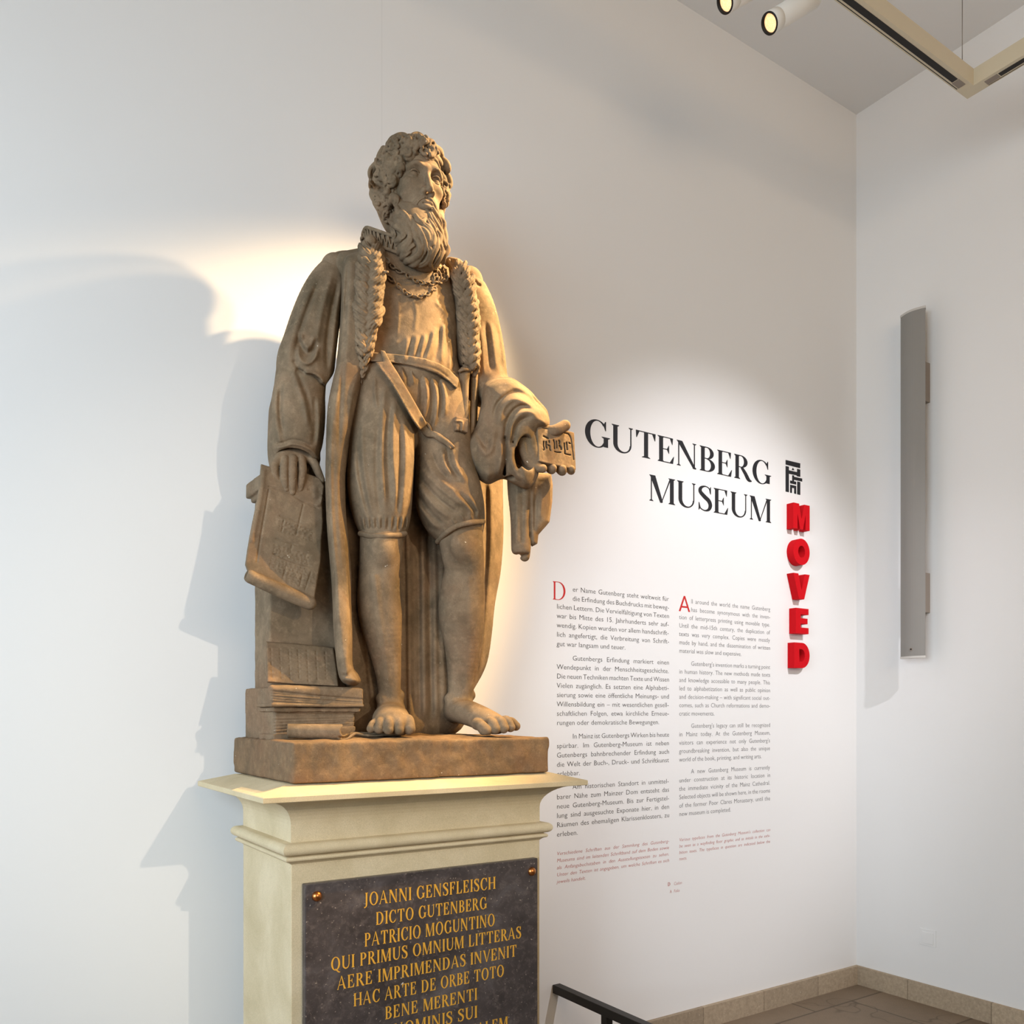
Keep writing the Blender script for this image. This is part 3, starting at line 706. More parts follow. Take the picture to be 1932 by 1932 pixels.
# ------------------------------------------------------------------ carving tools: distance fields turned into meshes
f32 = np.float32
SY_ = 2.42                                   # middle plane of the standing figure
def P(u, v, dy=0.0): return PY(u, v, SY_ + dy)
def mpp(p): return (FX * p[0] + FY * p[1]) / FPX      # metres that one picture pixel covers at p
def smin(a, b, k):
    if k <= 0: return np.minimum(a, b)
    h = np.maximum(k - np.abs(a - b), 0) / k
    return np.minimum(a, b) - h * h * (k * 0.25)
def smax(a, b, k): return -smin(-a, -b, k)
def px(*pts):
    """[(u, v, dy, radius in px)] -> world points and radii in metres"""
    W_ = []
    for q in pts:
        w = P(q[0], q[1], q[2]); W_.append((*w, q[3] * mpp(w)))
    return W_

class Fld:
    def __init__(s, lo, hi, h):
        s.h = h; s.lo = np.array(lo, f32)
        n = [int(math.ceil((hi[i] - lo[i]) / h)) + 1 for i in range(3)]
        s.n = n
        s.ax = [(s.lo[i] + h * np.arange(n[i])).astype(f32) for i in range(3)]
        s.D = np.full(n, 0.06, f32)
    def sl(s, lo, hi):
        out = []
        for i in range(3):
            a = max(0, int(math.floor((lo[i] - s.lo[i]) / s.h))); b = min(s.n[i], int(math.ceil((hi[i] - s.lo[i]) / s.h)) + 1)
            if b <= a: return None
            out.append(slice(a, b))
        return tuple(out)
    def xyz(s, q):
        return s.ax[0][q[0]][:, None, None], s.ax[1][q[1]][None, :, None], s.ax[2][q[2]][None, None, :]
    def put(s, q, d, k, op):
        d = d.astype(f32, copy=False)
        if op == 'u': s.D[q] = smin(s.D[q], d, k)
        elif op == 's': s.D[q] = smax(s.D[q], -d, k)
        elif op == 'i': s.D[q] = smax(s.D[q], d, k)
    # chain of tapering capsules through pts (x, y, z, r)
    def chain(s, pts, k=0.004, op='u', sq=(1, 1, 1), n=5, mg=0.012):
        A = catmull(pts, n) if len(pts) > 2 else np.array(pts, float)
        m = k + mg
        r = A[:, 3].max()
        lo = A[:, :3].min(0) - (r + m) / np.array(sq); hi = A[:, :3].max(0) + (r + m) / np.array(sq)
        q = s.sl(lo, hi)
        if q is None: return s
        X, Y, Z = s.xyz(q)
        X, Y, Z = X * f32(sq[0]), Y * f32(sq[1]), Z * f32(sq[2])
        B = A.copy(); B[:, :3] *= np.array(sq)
        best = None
        for a, b in zip(B, B[1:]):
            d = (b - a)[:3]; L = float(d @ d)
            px_, py_, pz_ = X - f32(a[0]), Y - f32(a[1]), Z - f32(a[2])
            if L < 1e-12: continue
            t = np.clip((px_ * f32(d[0]) + py_ * f32(d[1]) + pz_ * f32(d[2])) * f32(1 / L), 0, 1)
            e = np.sqrt((px_ - t * f32(d[0])) ** 2 + (py_ - t * f32(d[1])) ** 2 + (pz_ - t * f32(d[2])) ** 2) - (f32(a[3]) + t * f32(b[3] - a[3]))
            best = e if best is None else np.minimum(best, e)
        if best is not None: s.put(q, best / max(sq), k, op)
        return s
    def ell(s, c, r, k=0.01, op='u', rot=None, mg=0.015):
        R = max(r) + k + mg
        q = s.sl([c[i] - (R if rot is not None else r[i] + k + mg) for i in range(3)], [c[i] + (R if rot is not None else r[i] + k + mg) for i in range(3)])
        if q is None: return s
        X, Y, Z = s.xyz(q); X, Y, Z = X - f32(c[0]), Y - f32(c[1]), Z - f32(c[2])
        if rot is not None:
            m = np.array(rot, f32)            # columns = local axes
            X, Y, Z = [X * m[0, i] + Y * m[1, i] + Z * m[2, i] for i in range(3)]
        a = np.sqrt((X / f32(r[0])) ** 2 + (Y / f32(r[1])) ** 2 + (Z / f32(r[2])) ** 2)
        b = np.sqrt((X / f32(r[0] ** 2)) ** 2 + (Y / f32(r[1] ** 2)) ** 2 + (Z / f32(r[2] ** 2)) ** 2) + f32(1e-6)
        s.put(q, a * (a - 1) / b, k, op); return s
    def box(s, c, half, k=0.0, op='u', rot=None, rd=0.0, mg=0.015):
        R = math.sqrt(sum(x * x for x in half)) + k + mg
        q = s.sl([c[i] - R for i in range(3)], [c[i] + R for i in range(3)])
        if q is None: return s
        X, Y, Z = s.xyz(q); X, Y, Z = X - f32(c[0]), Y - f32(c[1]), Z - f32(c[2])
        if rot is not None:
            m = np.array(rot, f32)
            X, Y, Z = [X * m[0, i] + Y * m[1, i] + Z * m[2, i] for i in range(3)]
        a, b, c_ = np.abs(X) - f32(half[0] - rd), np.abs(Y) - f32(half[1] - rd), np.abs(Z) - f32(half[2] - rd)
        d = np.sqrt(np.maximum(a, 0) ** 2 + np.maximum(b, 0) ** 2 + np.maximum(c_, 0) ** 2) + np.minimum(np.maximum(np.maximum(a, b), c_), 0) - f32(rd)
        s.put(q, d, k, op); return s
    def floor(s, z, k=0.004):
        s.D[:] = smax(s.D, (f32(z) - s.ax[2])[None, None, :], k); return s
    # picture coordinates of the voxels in q
    def uv(s, q):
        X, Y, Z = s.xyz(q)
        a = X * f32(RX) + Y * f32(RY); b = X * f32(FX) + Y * f32(FY)
        return f32(U0) + f32(FPX) * a / b, f32(V0) - f32(FPX) * (Z - f32(EYE)) / b, b
    def sil(s, img, yc, T, w, k=0.004, op='u', y0=None, shape=0.5):
        """solid with the outline img (signed px, + inside), lens-shaped section of half thickness T about the plane SY_+yc"""
        A, (iu, iv) = img
        yc_f = yc if callable(yc) else (lambda U, V: f32(yc))
        U, V, b = s.uv((slice(None),) * 3)
        d = sample(A, np.broadcast_to(U, s.D.shape) - iu, V - iv, -60.0)
        m = (b / f32(FPX))
        din = d * m
        half = f32(T) * np.power(np.clip(1 - (1 - np.clip(d / f32(w), 0, 1)) ** 2, 0, 1), f32(shape))
        e = np.abs(s.ax[1][None, :, None] - f32(SY_) - yc_f(U, V)) - half
        f = np.where(din > 0, np.maximum(e, -din), np.sqrt(np.maximum(e, 0) ** 2 + din ** 2))
        s.put((slice(None),) * 3, f, k, op); return s
    def mask_shell(s, base, img, t, k=0.003):
        """a layer of thickness t that follows the surface of field base inside the outline img"""
        A, (iu, iv) = img
        U, V, b = s.uv((slice(None),) * 3)
        d = sample(A, np.broadcast_to(U, s.D.shape) - iu, V - iv, -60.0) * (b / f32(FPX))
        s.D = smax(base.D - f32(t), -d.astype(f32), k).astype(f32); return s
    def relief(s, rel, gain=1.0, band=0.03):
        """push the surface out by the strokes painted in rel (metres)"""
        A, (iu, iv) = rel
        I = np.nonzero(np.abs(s.D) < band)
        X, Y, Z = s.ax[0][I[0]], s.ax[1][I[1]], s.ax[2][I[2]]
        b = X * f32(FX) + Y * f32(FY)
        U = f32(U0) + f32(FPX) * (X * f32(RX) + Y * f32(RY)) / b; V = f32(V0) - f32(FPX) * (Z - f32(EYE)) / b
        s.D[I] -= sample(A, U - iu, V - iv, 0.0) * f32(gain); return s
    def rough(s, amp, cell, seed=0):
        rs = np.random.RandomState(seed)
        I = np.nonzero(np.abs(s.D) < 0.02)
        t = 0
        for i, sc in enumerate((1.0, 0.5)):
            g = rs.rand(24, 24, 24).astype(f32) - 0.5
            c = [np.mod((s.ax[j][I[j]]) / f32(cell * sc), 24) for j in range(3)]
            i0 = [x.astype(np.int32) % 24 for x in c]; fr = [x - np.floor(x) for x in c]
            fr = [x * x * (3 - 2 * x) for x in fr]; i1 = [(x + 1) % 24 for x in i0]
            v = 0
            for dx in (0, 1):
                for dy in (0, 1):
                    for dz in (0, 1):
                        w = (fr[0] if dx else 1 - fr[0]) * (fr[1] if dy else 1 - fr[1]) * (fr[2] if dz else 1 - fr[2])
                        v = v + w * g[(i1 if dx else i0)[0], (i1 if dy else i0)[1], (i1 if dz else i0)[2]]
            t = t + v * (1.0, 0.5)[i]
        s.D[I] -= (t * amp).astype(f32); return s
    def hit(s, u, v, t0=2.0, t1=3.3, strict=False):
        """first point of the surface seen through picture point (u, v), or None"""
        d = ray(u, v); t = np.arange(t0, t1, s.h * 0.5)
        p = np.array([0, 0, EYE])[None, :] + t[:, None] * d[None, :]
        i = np.round((p - s.lo) / s.h).astype(int)
        ok = np.all((i >= 0) & (i < np.array(s.n)), 1)
        val = np.full(len(t), 1.0); j = i[ok]
        val[ok] = s.D[j[:, 0], j[:, 1], j[:, 2]]
        w = np.nonzero(val < 0)[0]
        if len(w): return p[w[0]]
        k = int(np.argmin(val))                  # a near miss at the silhouette: the closest point
        return p[k] if (val[k] < 0.012 and not strict) else None
    def trace(s, pts, r, lift=0.3, dy=0.0):
        """picture polyline laid on the surface: pts (u, v[, r]) -> (x, y, z, r)"""
        out = []; last = None
        for q in pts:
            h = s.hit(q[0], q[1])
            if h is None:
                h = PY(q[0], q[1], last[1]) if last is not None else PY(q[0], q[1], SY_ + dy)
            last = h
            rr = (q[2] if len(q) > 2 else r) * mpp(h)
            out.append((*(h - ray(q[0], q[1]) / np.linalg.norm(ray(q[0], q[1])) * rr * lift), rr))
        return out
    def copy(s):
        c = Fld.__new__(Fld); c.h = s.h; c.lo = s.lo; c.n = s.n; c.ax = s.ax; c.D = s.D.copy(); return c
    def blank(s):
        c = s.copy(); c.D[:] = 0.06; return c
    def mesh(s, smooth=1):
        D = s.D.copy()
        for ax in range(3):                      # close the surface at the borders of the block
            ix = [slice(None)] * 3
            for e in (0, -1):
                ix[ax] = e; D[tuple(ix)] = np.maximum(D[tuple(ix)], s.h * .5); ix[ax] = slice(None)
        sg = D < 0
        c = np.zeros([n - 1 for n in s.n], np.int8)
        for dx in (0, 1):
            for dy in (0, 1):
                for dz in (0, 1):
                    c += sg[dx:s.n[0] - 1 + dx, dy:s.n[1] - 1 + dy, dz:s.n[2] - 1 + dz]
        act = np.argwhere((c > 0) & (c < 8))
        idx = np.full(c.shape, -1, np.int32); idx[act[:, 0], act[:, 1], act[:, 2]] = np.arange(len(act))
        S_ = np.zeros((len(act), 3), f32); N = np.zeros(len(act), f32)
        cor = [(dx, dy, dz) for dx in (0, 1) for dy in (0, 1) for dz in (0, 1)]
        V = {o: D[act[:, 0] + o[0], act[:, 1] + o[1], act[:, 2] + o[2]] for o in cor}
        for a in cor:
            for ax in range(3):
                if a[ax]: continue
                b = list(a); b[ax] = 1; b = tuple(b)
                va, vb = V[a], V[b]; x = (va < 0) != (vb < 0)
                t = np.where(x, va / np.where(x, va - vb, 1), 0)
                for j in range(3):
                    S_[:, j] += np.where(x, a[j] + (t if j == ax else 0), 0)
                N += x
        Vt = (act + S_ / N[:, None]) * s.h + s.lo
        Q = []
        for ax in range(3):
            o = [0, 1, 2]; o.remove(ax); e1, e2 = o
            a = [slice(1, -1)] * 3; a[ax] = slice(0, -1); bq = list(a); bq[ax] = slice(1, None)
            s0, s1 = sg[tuple(a)], sg[tuple(bq)]
            for flip in (0, 1):
                e = np.argwhere((s0 & ~s1) if flip == 0 else (~s0 & s1))
                if not len(e): continue
                e = e.copy(); e[:, e1] += 1; e[:, e2] += 1
                def cell(d1, d2):
                    g = e.copy(); g[:, e1] -= d1; g[:, e2] -= d2
                    return idx[g[:, 0], g[:, 1], g[:, 2]]
                q = np.stack([cell(0, 0), cell(1, 0), cell(1, 1), cell(0, 1)], 1)
                if (flip == 1) != (ax == 1): q = q[:, ::-1]
                Q.append(q)
        Q = np.vstack(Q)
        for _ in range(smooth):
            acc = np.zeros_like(Vt); cnt = np.zeros(len(Vt), f32)
            for i in range(4):
                for j in (1, 3):
                    np.add.at(acc, Q[:, i], Vt[Q[:, (i + j) % 4]]) if False else None
            for i in range(4):
                for k_ in range(3):
                    acc[:, k_] += np.bincount(Q[:, i], Vt[Q[:, (i + 1) % 4], k_] + Vt[Q[:, (i + 3) % 4], k_], len(Vt)).astype(acc.dtype)
                cnt += 2 * np.bincount(Q[:, i], minlength=len(Vt))
            Vt = Vt * 0.5 + 0.5 * acc / np.maximum(cnt, 1)[:, None]
        return Vt, Q

def sample(A, x, y, out):
    h, w = A.shape
    x = np.asarray(x, f32); y = np.asarray(y, f32)
    ok = (x >= 0) & (x < w - 1.01) & (y >= 0) & (y < h - 1.01)
    x = np.clip(x, 0, w - 1.02); y = np.clip(y, 0, h - 1.02)
    i = x.astype(np.int32); j = y.astype(np.int32); fx = x - i; fy = y - j
    v = (A[j, i] * (1 - fx) + A[j, i + 1] * fx) * (1 - fy) + (A[j + 1, i] * (1 - fx) + A[j + 1, i + 1] * fx) * fy
    return np.where(ok, v, f32(out)).astype(f32)

def outline(poly, pad=24, round_=True, n=4):
    """signed distance picture of a closed outline, + inside"""
    Q = catmull(poly, n, True) if round_ else np.array(poly, float)
    u0, v0 = np.floor(Q.min(0)) - pad; u1, v1 = np.ceil(Q.max(0)) + pad
    U = np.arange(u0, u1 + 1, dtype=f32)[None, :]; V = np.arange(v0, v1 + 1, dtype=f32)[:, None]
    best = np.full((V.shape[0], U.shape[1]), 1e9, f32); ins = np.zeros(best.shape, bool)
    for (ax, ay), (bx, by) in zip(Q, np.roll(Q, -1, 0)):
        dx, dy = bx - ax, by - ay; L = dx * dx + dy * dy
        if L < 1e-9: continue
        t = np.clip(((U - ax) * dx + (V - ay) * dy) / L, 0, 1)
        best = np.minimum(best, ((U - ax - t * dx) ** 2 + (V - ay - t * dy) ** 2).astype(f32))
        if ay != by:
            c = ((ay > V) != (by > V)) & (U < (bx - ax) * (V - ay) / (by - ay) + ax)
            ins ^= c
    d = np.sqrt(best); return np.where(ins, d, -d).astype(f32), (u0, v0)

def strokes(lst):
    """[(amp in mm, half width px, [(u, v), ...])] -> relief picture in metres; strokes fade at both ends"""
    allp = np.vstack([np.array(s[2], float) for s in lst])
    u0, v0 = np.floor(allp.min(0)) - 40; u1, v1 = np.ceil(allp.max(0)) + 40
    A = np.zeros((int(v1 - v0) + 1, int(u1 - u0) + 1), f32)
    for st in lst:
        amp, w, pts = st[:3]; fade = st[3] if len(st) > 3 else 0.22
        C = catmull(pts, 6); seg = np.linalg.norm(np.diff(C, axis=0), axis=1); L = seg.sum(); cum = np.concatenate([[0], np.cumsum(seg)])
        pad = 3 * w + 2
        a0, b0 = np.floor(C.min(0) - pad - (u0, v0)).astype(int); a1, b1 = np.ceil(C.max(0) + pad - (u0, v0)).astype(int)
        a0, b0 = max(a0, 0), max(b0, 0); a1, b1 = min(a1, A.shape[1] - 1), min(b1, A.shape[0] - 1)
        U = np.arange(a0, a1 + 1, dtype=f32)[None, :] + f32(u0); V = np.arange(b0, b1 + 1, dtype=f32)[:, None] + f32(v0)
        best = np.full((V.shape[0], U.shape[1]), 1e9, f32); par = np.zeros_like(best)
        for i in range(len(C) - 1):
            d = C[i + 1] - C[i]; l2 = d @ d
            if l2 < 1e-9: continue
            t = np.clip(((U - C[i, 0]) * d[0] + (V - C[i, 1]) * d[1]) / l2, 0, 1)
            e = (U - C[i, 0] - t * d[0]) ** 2 + (V - C[i, 1] - t * d[1]) ** 2
            m = e < best; best = np.where(m, e, best); par = np.where(m, (cum[i] + t * seg[i]) / L, par)
        f = np.clip(np.minimum(par, 1 - par) / max(fade, 1e-3), 0, 1); f = f * f * (3 - 2 * f) if fade > 0 else 1
        A[b0:b1 + 1, a0:a1 + 1] += (amp / 1000.0) * np.exp(-best / (w * w)) * f
    return A, (u0, v0)

def to_mesh(name, geos, m, parent):
    V = np.vstack([g[0] for g in geos]); o = 0; F = []
    for g in geos:
        F.append(g[1] + o); o += len(g[0])
    F = np.vstack(F).astype(np.int32)
    me = bpy.data.meshes.new(name)
    me.vertices.add(len(V)); me.vertices.foreach_set('co', V.astype(f32).ravel())
    me.loops.add(F.size); me.loops.foreach_set('vertex_index', F.ravel())
    me.polygons.add(len(F)); me.polygons.foreach_set('loop_start', np.arange(0, F.size, 4, dtype=np.int32))
    me.update(calc_edges=True); me.validate()
    return link(name, me, m, parent)
def carve(name, fld, parent, m=None, smooth=1):
    return to_mesh(name, [f.mesh(smooth) for f in (fld if isinstance(fld, list) else [fld])], m or M['statue'], parent)
# ------------------------------------------------------------------ the statue
PED_Z = EYE - 0.1815       # carved at life size round this base level, then set on the pedestal at its real size
st = empty('statue', (1.16, 2.41, PED_Z), 'over life-size brown sandstone statue of a bearded man in a fur-trimmed robe on the pedestal', 'statue')
GZ = EYE - 0.0635          # level the feet stand on

# rough block under the figure
BX0, BX1, BY0, BY1 = 0.751, 1.569, 2.144, 2.676
F = Fld((0.72, 2.11, PED_Z - 0.03), (1.60, 2.71, EYE - 0.03), 0.005)
F.box(((BX0 + BX1) / 2, (BY0 + BY1) / 2, (PED_Z + EYE - 0.072) / 2), ((BX1 - BX0) / 2, (BY1 - BY0) / 2, (EYE - 0.072 - PED_Z) / 2), 0, rd=0.006)
F.ell((1.17, 2.44, EYE - 0.084), (0.41, 0.29, 0.022), 0.012)
F.rough(0.006, 0.035, 3)
F.D[:] = np.maximum(F.D, (f32(PED_Z + 0.001) - F.ax[2])[None, None, :])
carve('base_block', F, st, M['statue_base'])

# ---- head
HO = np.array([1.2215, 2.31, EYE + 1.627]); HA = math.radians(4.5)
def hp(x, y, z): return np.array([HO[0] + x * math.cos(HA) - y * math.sin(HA), HO[1] - x * math.sin(HA) * 1.0 - y * math.cos(HA), HO[2] + z])
HROT = [[math.cos(HA), -math.sin(HA), 0], [-math.sin(HA), -math.cos(HA), 0], [0, 0, 1]]
HR = np.array(HROT)
def hell(F, c, r, k, op='u'): F.ell(hp(*c), r, k, op, rot=HR)
def hch(F, pts, k, op='u', n=5): F.chain([(*hp(*p[:3]), p[3]) for p in pts], k, op, n=n)
H = Fld((1.08, 2.20, EYE + 1.36), (1.36, 2.54, EYE + 1.82), 0.00138)
hell(H, (0, -.09, .035), (.080, .105, .112), .01)
hell(H, (0, -.045, -.035), (.064, .060, .105), .03)
hell(H, (0, -.045, -.095), (.052, .058, .055), .03)
hell(H, (0, -.036, .048), (.062, .050, .050), .02)
for s_ in (-1, 1):
    hch(H, [(s_ * .010, .017, .019, .0085), (s_ * .032, .017, .026, .0085), (s_ * .054, -.002, .018, .008)], .012)
    hell(H, (s_ * .034, .020, .003), (.0215, .0175, .0150), .008, 's')
    hell(H, (s_ * .046, -.012, -.026), (.018, .018, .014), .02)
    hell(H, (s_ * .0345, -.0060, -.0005), (.0175, .0155, .0155), .0008)
    e = s_ * .0345
    hch(H, [(e - .0190, -.0035, -.002, .0020), (e - .0105, .0085, .0068, .0026), (e, .0115, .0092, .0029), (e + .0105, .0085, .0068, .0026), (e + .0190, -.0035, -.003, .0020)], .0008)
    hch(H, [(e - .0180, -.0035, -.004, .0016), (e - .0095, .0070, -.0088, .0020), (e, .0095, -.0102, .0022), (e + .0095, .0070, -.0088, .0020), (e + .0180, -.0035, -.005, .0016)], .0012)
    hch(H, [(e - .017, .001, .0150, .003), (e, .0085, .0190, .0035), (e + .017, .001, .0150, .003)], .006)
    hch(H, [(e - .0030, .0112, .0030, .0009), (e - .0036, .0112, -.0025, .0009), (e, .0114, -.0052, .0009), (e + .0036, .0112, -.0025, .0009), (e + .0030, .0112, .0030, .0009)], .0006, 's')
hch(H, [(0, .014, .022, .0092), (0, .021, -.004, .0080), (0, .034, -.034, .0090), (0, .0405, -.053, .0108)], .009)
for s_ in (-1, 1):
    hell(H, (s_ * .0140, .026, -.0555), (.0088, .0120, .0082), .005)
    hell(H, (s_ * .0075, .0355, -.0660), (.0036, .0060, .0030), .002, 's')
hell(H, (0, .000, -.087), (.036, .024, .030), .02)
hch(H, [(-.026, .009, -.0890, .003), (-.012, .0215, -.0835, .0052), (0, .0225, -.0855, .0046), (.012, .0215, -.0835, .0052), (.026, .009, -.0890, .003)], .005)
hch(H, [(-.020, .012, -.0960, .003), (-.009, .0220, -.0995, .0072), (.009, .0220, -.0995, .0072), (.020, .012, -.0960, .003)], .004)
hch(H, [(-.026, .014, -.0912, .0010), (0, .0295, -.0910, .0016), (.026, .014, -.0912, .0010)], .002, 's')
# ears
for s_ in (-1, 1):
    a = s_ * .083
    hell(H, (a, -.105, -.012), (.007, .020, .034), .006)
    hch(H, [(a + s_ * .004, -.090, -.038, .006), (a + s_ * .008, -.092, -.015, .004), (a + s_ * .010, -.100, .012, .0055), (a + s_ * .012, -.116, .020, .006), (a + s_ * .013, -.127, .006, .0055), (a + s_ * .010, -.118, -.020, .005), (a + s_ * .005, -.100, -.040, .007)], .003)
# neck
H.chain([(*hp(0, -.095, -.06), .062), (*hp(0, -.10, -.16), .066), (*hp(0, -.105, -.27), .075)], .02)
HEADF = H

# ---- hair
z1 = lambda x, y, r=None: (640 + x * .15528, 220 + y * .15528) + ((r * .15528,) if r is not None else ())
A = Fld((1.06, 2.20, EYE + 1.38), (1.39, 2.58, EYE + 1.84), 0.0018)
hell(A, (0, -.100, .050), (.093, .112, .116), .01)
hell(A, (-.017, -.110, .048), (.092, .112, .114), .01)
hell(A, (0, -.160, -.035), (.080, .055, .085), .03)
hell(A, (-.082, -.110, -.000), (.018, .045, .075), .02)
hell(A, (.080, -.075, -.005), (.020, .045, .070), .02)
A.chain([(*P(722, 372, .05), .03), (*P(728, 398, .05), .024), (*P(735, 420, .05), .014)], .02)
hell(A, (0, .055, -.030), (.0665, .098, .088), .010, 's')        # the face stays free
hell(A, (0, -.030, .094), (.060, .047, .031), .012)
hell(A, (0, .00, -.16), (.09, .08, .07), .01, 's')
AB = A.copy()
hl = [[(700, 385), (760, 345), (850, 360), (905, 400), (880, 445)], [(695, 440), (740, 395), (800, 400), (850, 430)], [(715, 490), (760, 445), (830, 455), (865, 490), (800, 515)],
      [(890, 480), (900, 420), (950, 380), (1010, 380), (1045, 430), (1000, 455)], [(640, 335), (700, 260), (780, 235), (860, 262)], [(880, 305), (900, 250), (960, 235), (1015, 272), (985, 318)],
      [(1025, 390), (1050, 318), (1110, 318), (1155, 370), (1125, 415)], [(1085, 440), (1150, 480), (1205, 540), (1240, 620), (1252, 690)], [(1160, 375), (1220, 425), (1255, 500)],
      [(1250, 520), (1300, 575), (1320, 640), (1285, 690)], [(1275, 690), (1320, 740), (1340, 830), (1295, 865)], [(1260, 870), (1290, 925), (1322, 960), (1275, 995)], [(1265, 1000), (1295, 1050), (1250, 1105)],
      [(620, 345), (570, 420), (560, 500), (590, 585)], [(540, 395), (500, 480), (480, 560), (500, 630)], [(640, 430), (600, 520), (645, 600), (618, 665)], [(685, 520), (650, 590), (690, 650), (725, 640)],
      [(715, 560), (742, 620), (700, 690), (692, 790), (655, 830)], [(590, 640), (540, 680), (560, 760), (612, 820), (622, 905)], [(620, 690), (652, 760), (690, 815)], [(455, 575), (400, 650), (388, 720), (425, 790)],
      [(505, 640), (462, 720), (440, 800), (475, 840)], [(425, 860), (408, 940), (440, 1020), (495, 1085)], [(480, 1000), (520, 1100), (560, 1200), (585, 1285)], [(440, 1045), (500, 1140), (535, 1235)],
      [(700, 335), (640, 395), (655, 450)], [(790, 300), (850, 325), (890, 300)], [(600, 340), (660, 275), (720, 245)], [(820, 480), (850, 515), (905, 500)], [(740, 520), (760, 560), (720, 600)],
      [(1050, 440), (1090, 500), (1150, 540)], [(1000, 350), (1040, 300), (1090, 290)], [(930, 330), (960, 370), (1000, 350)], [(560, 560), (600, 620), (570, 680)], [(520, 480), (560, 540), (540, 600)],
      [(400, 760), (400, 850), (430, 900)], [(560, 860), (590, 900), (600, 960)], [(1230, 700), (1270, 780), (1265, 850)]]
for i, L in enumerate(hl):
    n_ = len(L); pts = []
    for j, (x, y) in enumerate(L):
        t = j / (n_ - 1); r = 42 * (0.55 + 0.55 * math.sin(math.pi * min(1, .25 + t * .75)))
        pts.append(z1(x, y, r))
    T_ = AB.trace(pts, 5, 0.35, -.06)
    A.chain(T_, .0025, n=5)
    off = [(p[0] - (4 if j % 2 else 3), p[1] + 1, max(1.2, p[2] * .42)) for j, p in enumerate(pts)]
    T2 = AB.trace(off, 2, 2.6, -.06); A.chain(T2, .001, n=4)
AV = A.copy()
rs = random.Random(11)
for i in range(420):
    u, v = rs.uniform(696, 850), rs.uniform(250, 415)
    h = AB.hit(u, v, strict=True)
    if h is None: continue
    q = HEADF.hit(u, v, strict=True)
    if q is not None and q @ ray(u, v) < h @ ray(u, v) - .0005: continue
    a0 = rs.uniform(0, 6.28); sg_ = rs.choice((-1, 1)); R0 = rs.uniform(4.6, 8.6)
    pts = []
    for j in range(6):
        rr = R0 * (1 - .13 * j); a = a0 + sg_ * j * .85
        pts.append((u + rr * math.cos(a), v + rr * 1.25 * math.sin(a), 3.6 - .42 * j))
    if any(AV.hit(x, y, strict=True) is None for x, y, _ in pts): continue
    A.chain(AV.trace(pts, 3, .9, -.06), .0012, n=4)
rs = random.Random(5)
for i in range(60):                                     # curls over the crown and the back
    th = rs.uniform(0, 2 * math.pi); ph = rs.uniform(.05, 1.9)
    d = np.array([math.sin(ph) * math.cos(th), math.sin(ph) * math.sin(th), math.cos(ph)])
    if d[1] > .05 and d[2] < .9 : continue
    c = np.array([0, -.100, .045]); R3 = np.array([.095, .114, .118])
    e1 = np.cross(d, [0.3, 0.2, 1]); e1 /= np.linalg.norm(e1); e2 = np.cross(d, e1)
    pts = []; a0 = rs.uniform(0, 6.28); sg_ = rs.choice((-1, 1))
    for j in range(6):
        rr = .024 * (1 - j / 7); a = a0 + sg_ * j * .9
        o = d + (e1 * math.cos(a) + e2 * math.sin(a)) * rr / .1
        o /= np.linalg.norm(o); q = c + o * R3 * 1.02
        pts.append((*hp(*q), .0075 * (1 - j * .11)))
    A.chain(pts, .0025)
carve('hair', A, st)

# ---- beard
B = Fld((1.09, 2.12, EYE + 1.30), (1.37, 2.44, EYE + 1.62), 0.0018)
B.ell(PY(787, 447, 2.335), (.078, .060, .100), .01)
B.ell(PY(789, 436, 2.318), (.060, .042, .046), .02)
B.ell(PY(795, 470, 2.31), (.070, .052, .066), .02)
hch(B, [(-.070, -.070, -.030, .010), (-.066, -.050, -.070, .016), (-.048, -.020, -.105, .022)], .015)
hch(B, [(.070, -.060, -.030, .010), (.066, -.040, -.070, .016), (.048, -.015, -.105, .022)], .015)
hell(B, (0, .015, -.0935), (.029, .030, .0185), .004, 's')
BB = B.copy()
def resample(dst, src, k=0.0):
    I = [np.clip(np.round((dst.ax[i] - src.lo[i]) / src.h).astype(int), 0, src.n[i] - 1) for i in range(3)]
    d = src.D[np.ix_(*I)]
    for i in range(3):
        out = (dst.ax[i] < src.lo[i]) | (dst.ax[i] > src.ax[i][-1])
        ix = [slice(None)] * 3; ix[i] = out; d[tuple(ix)] = 0.06
    dst.D = smin(dst.D, d, k)
resample(BB, HEADF)
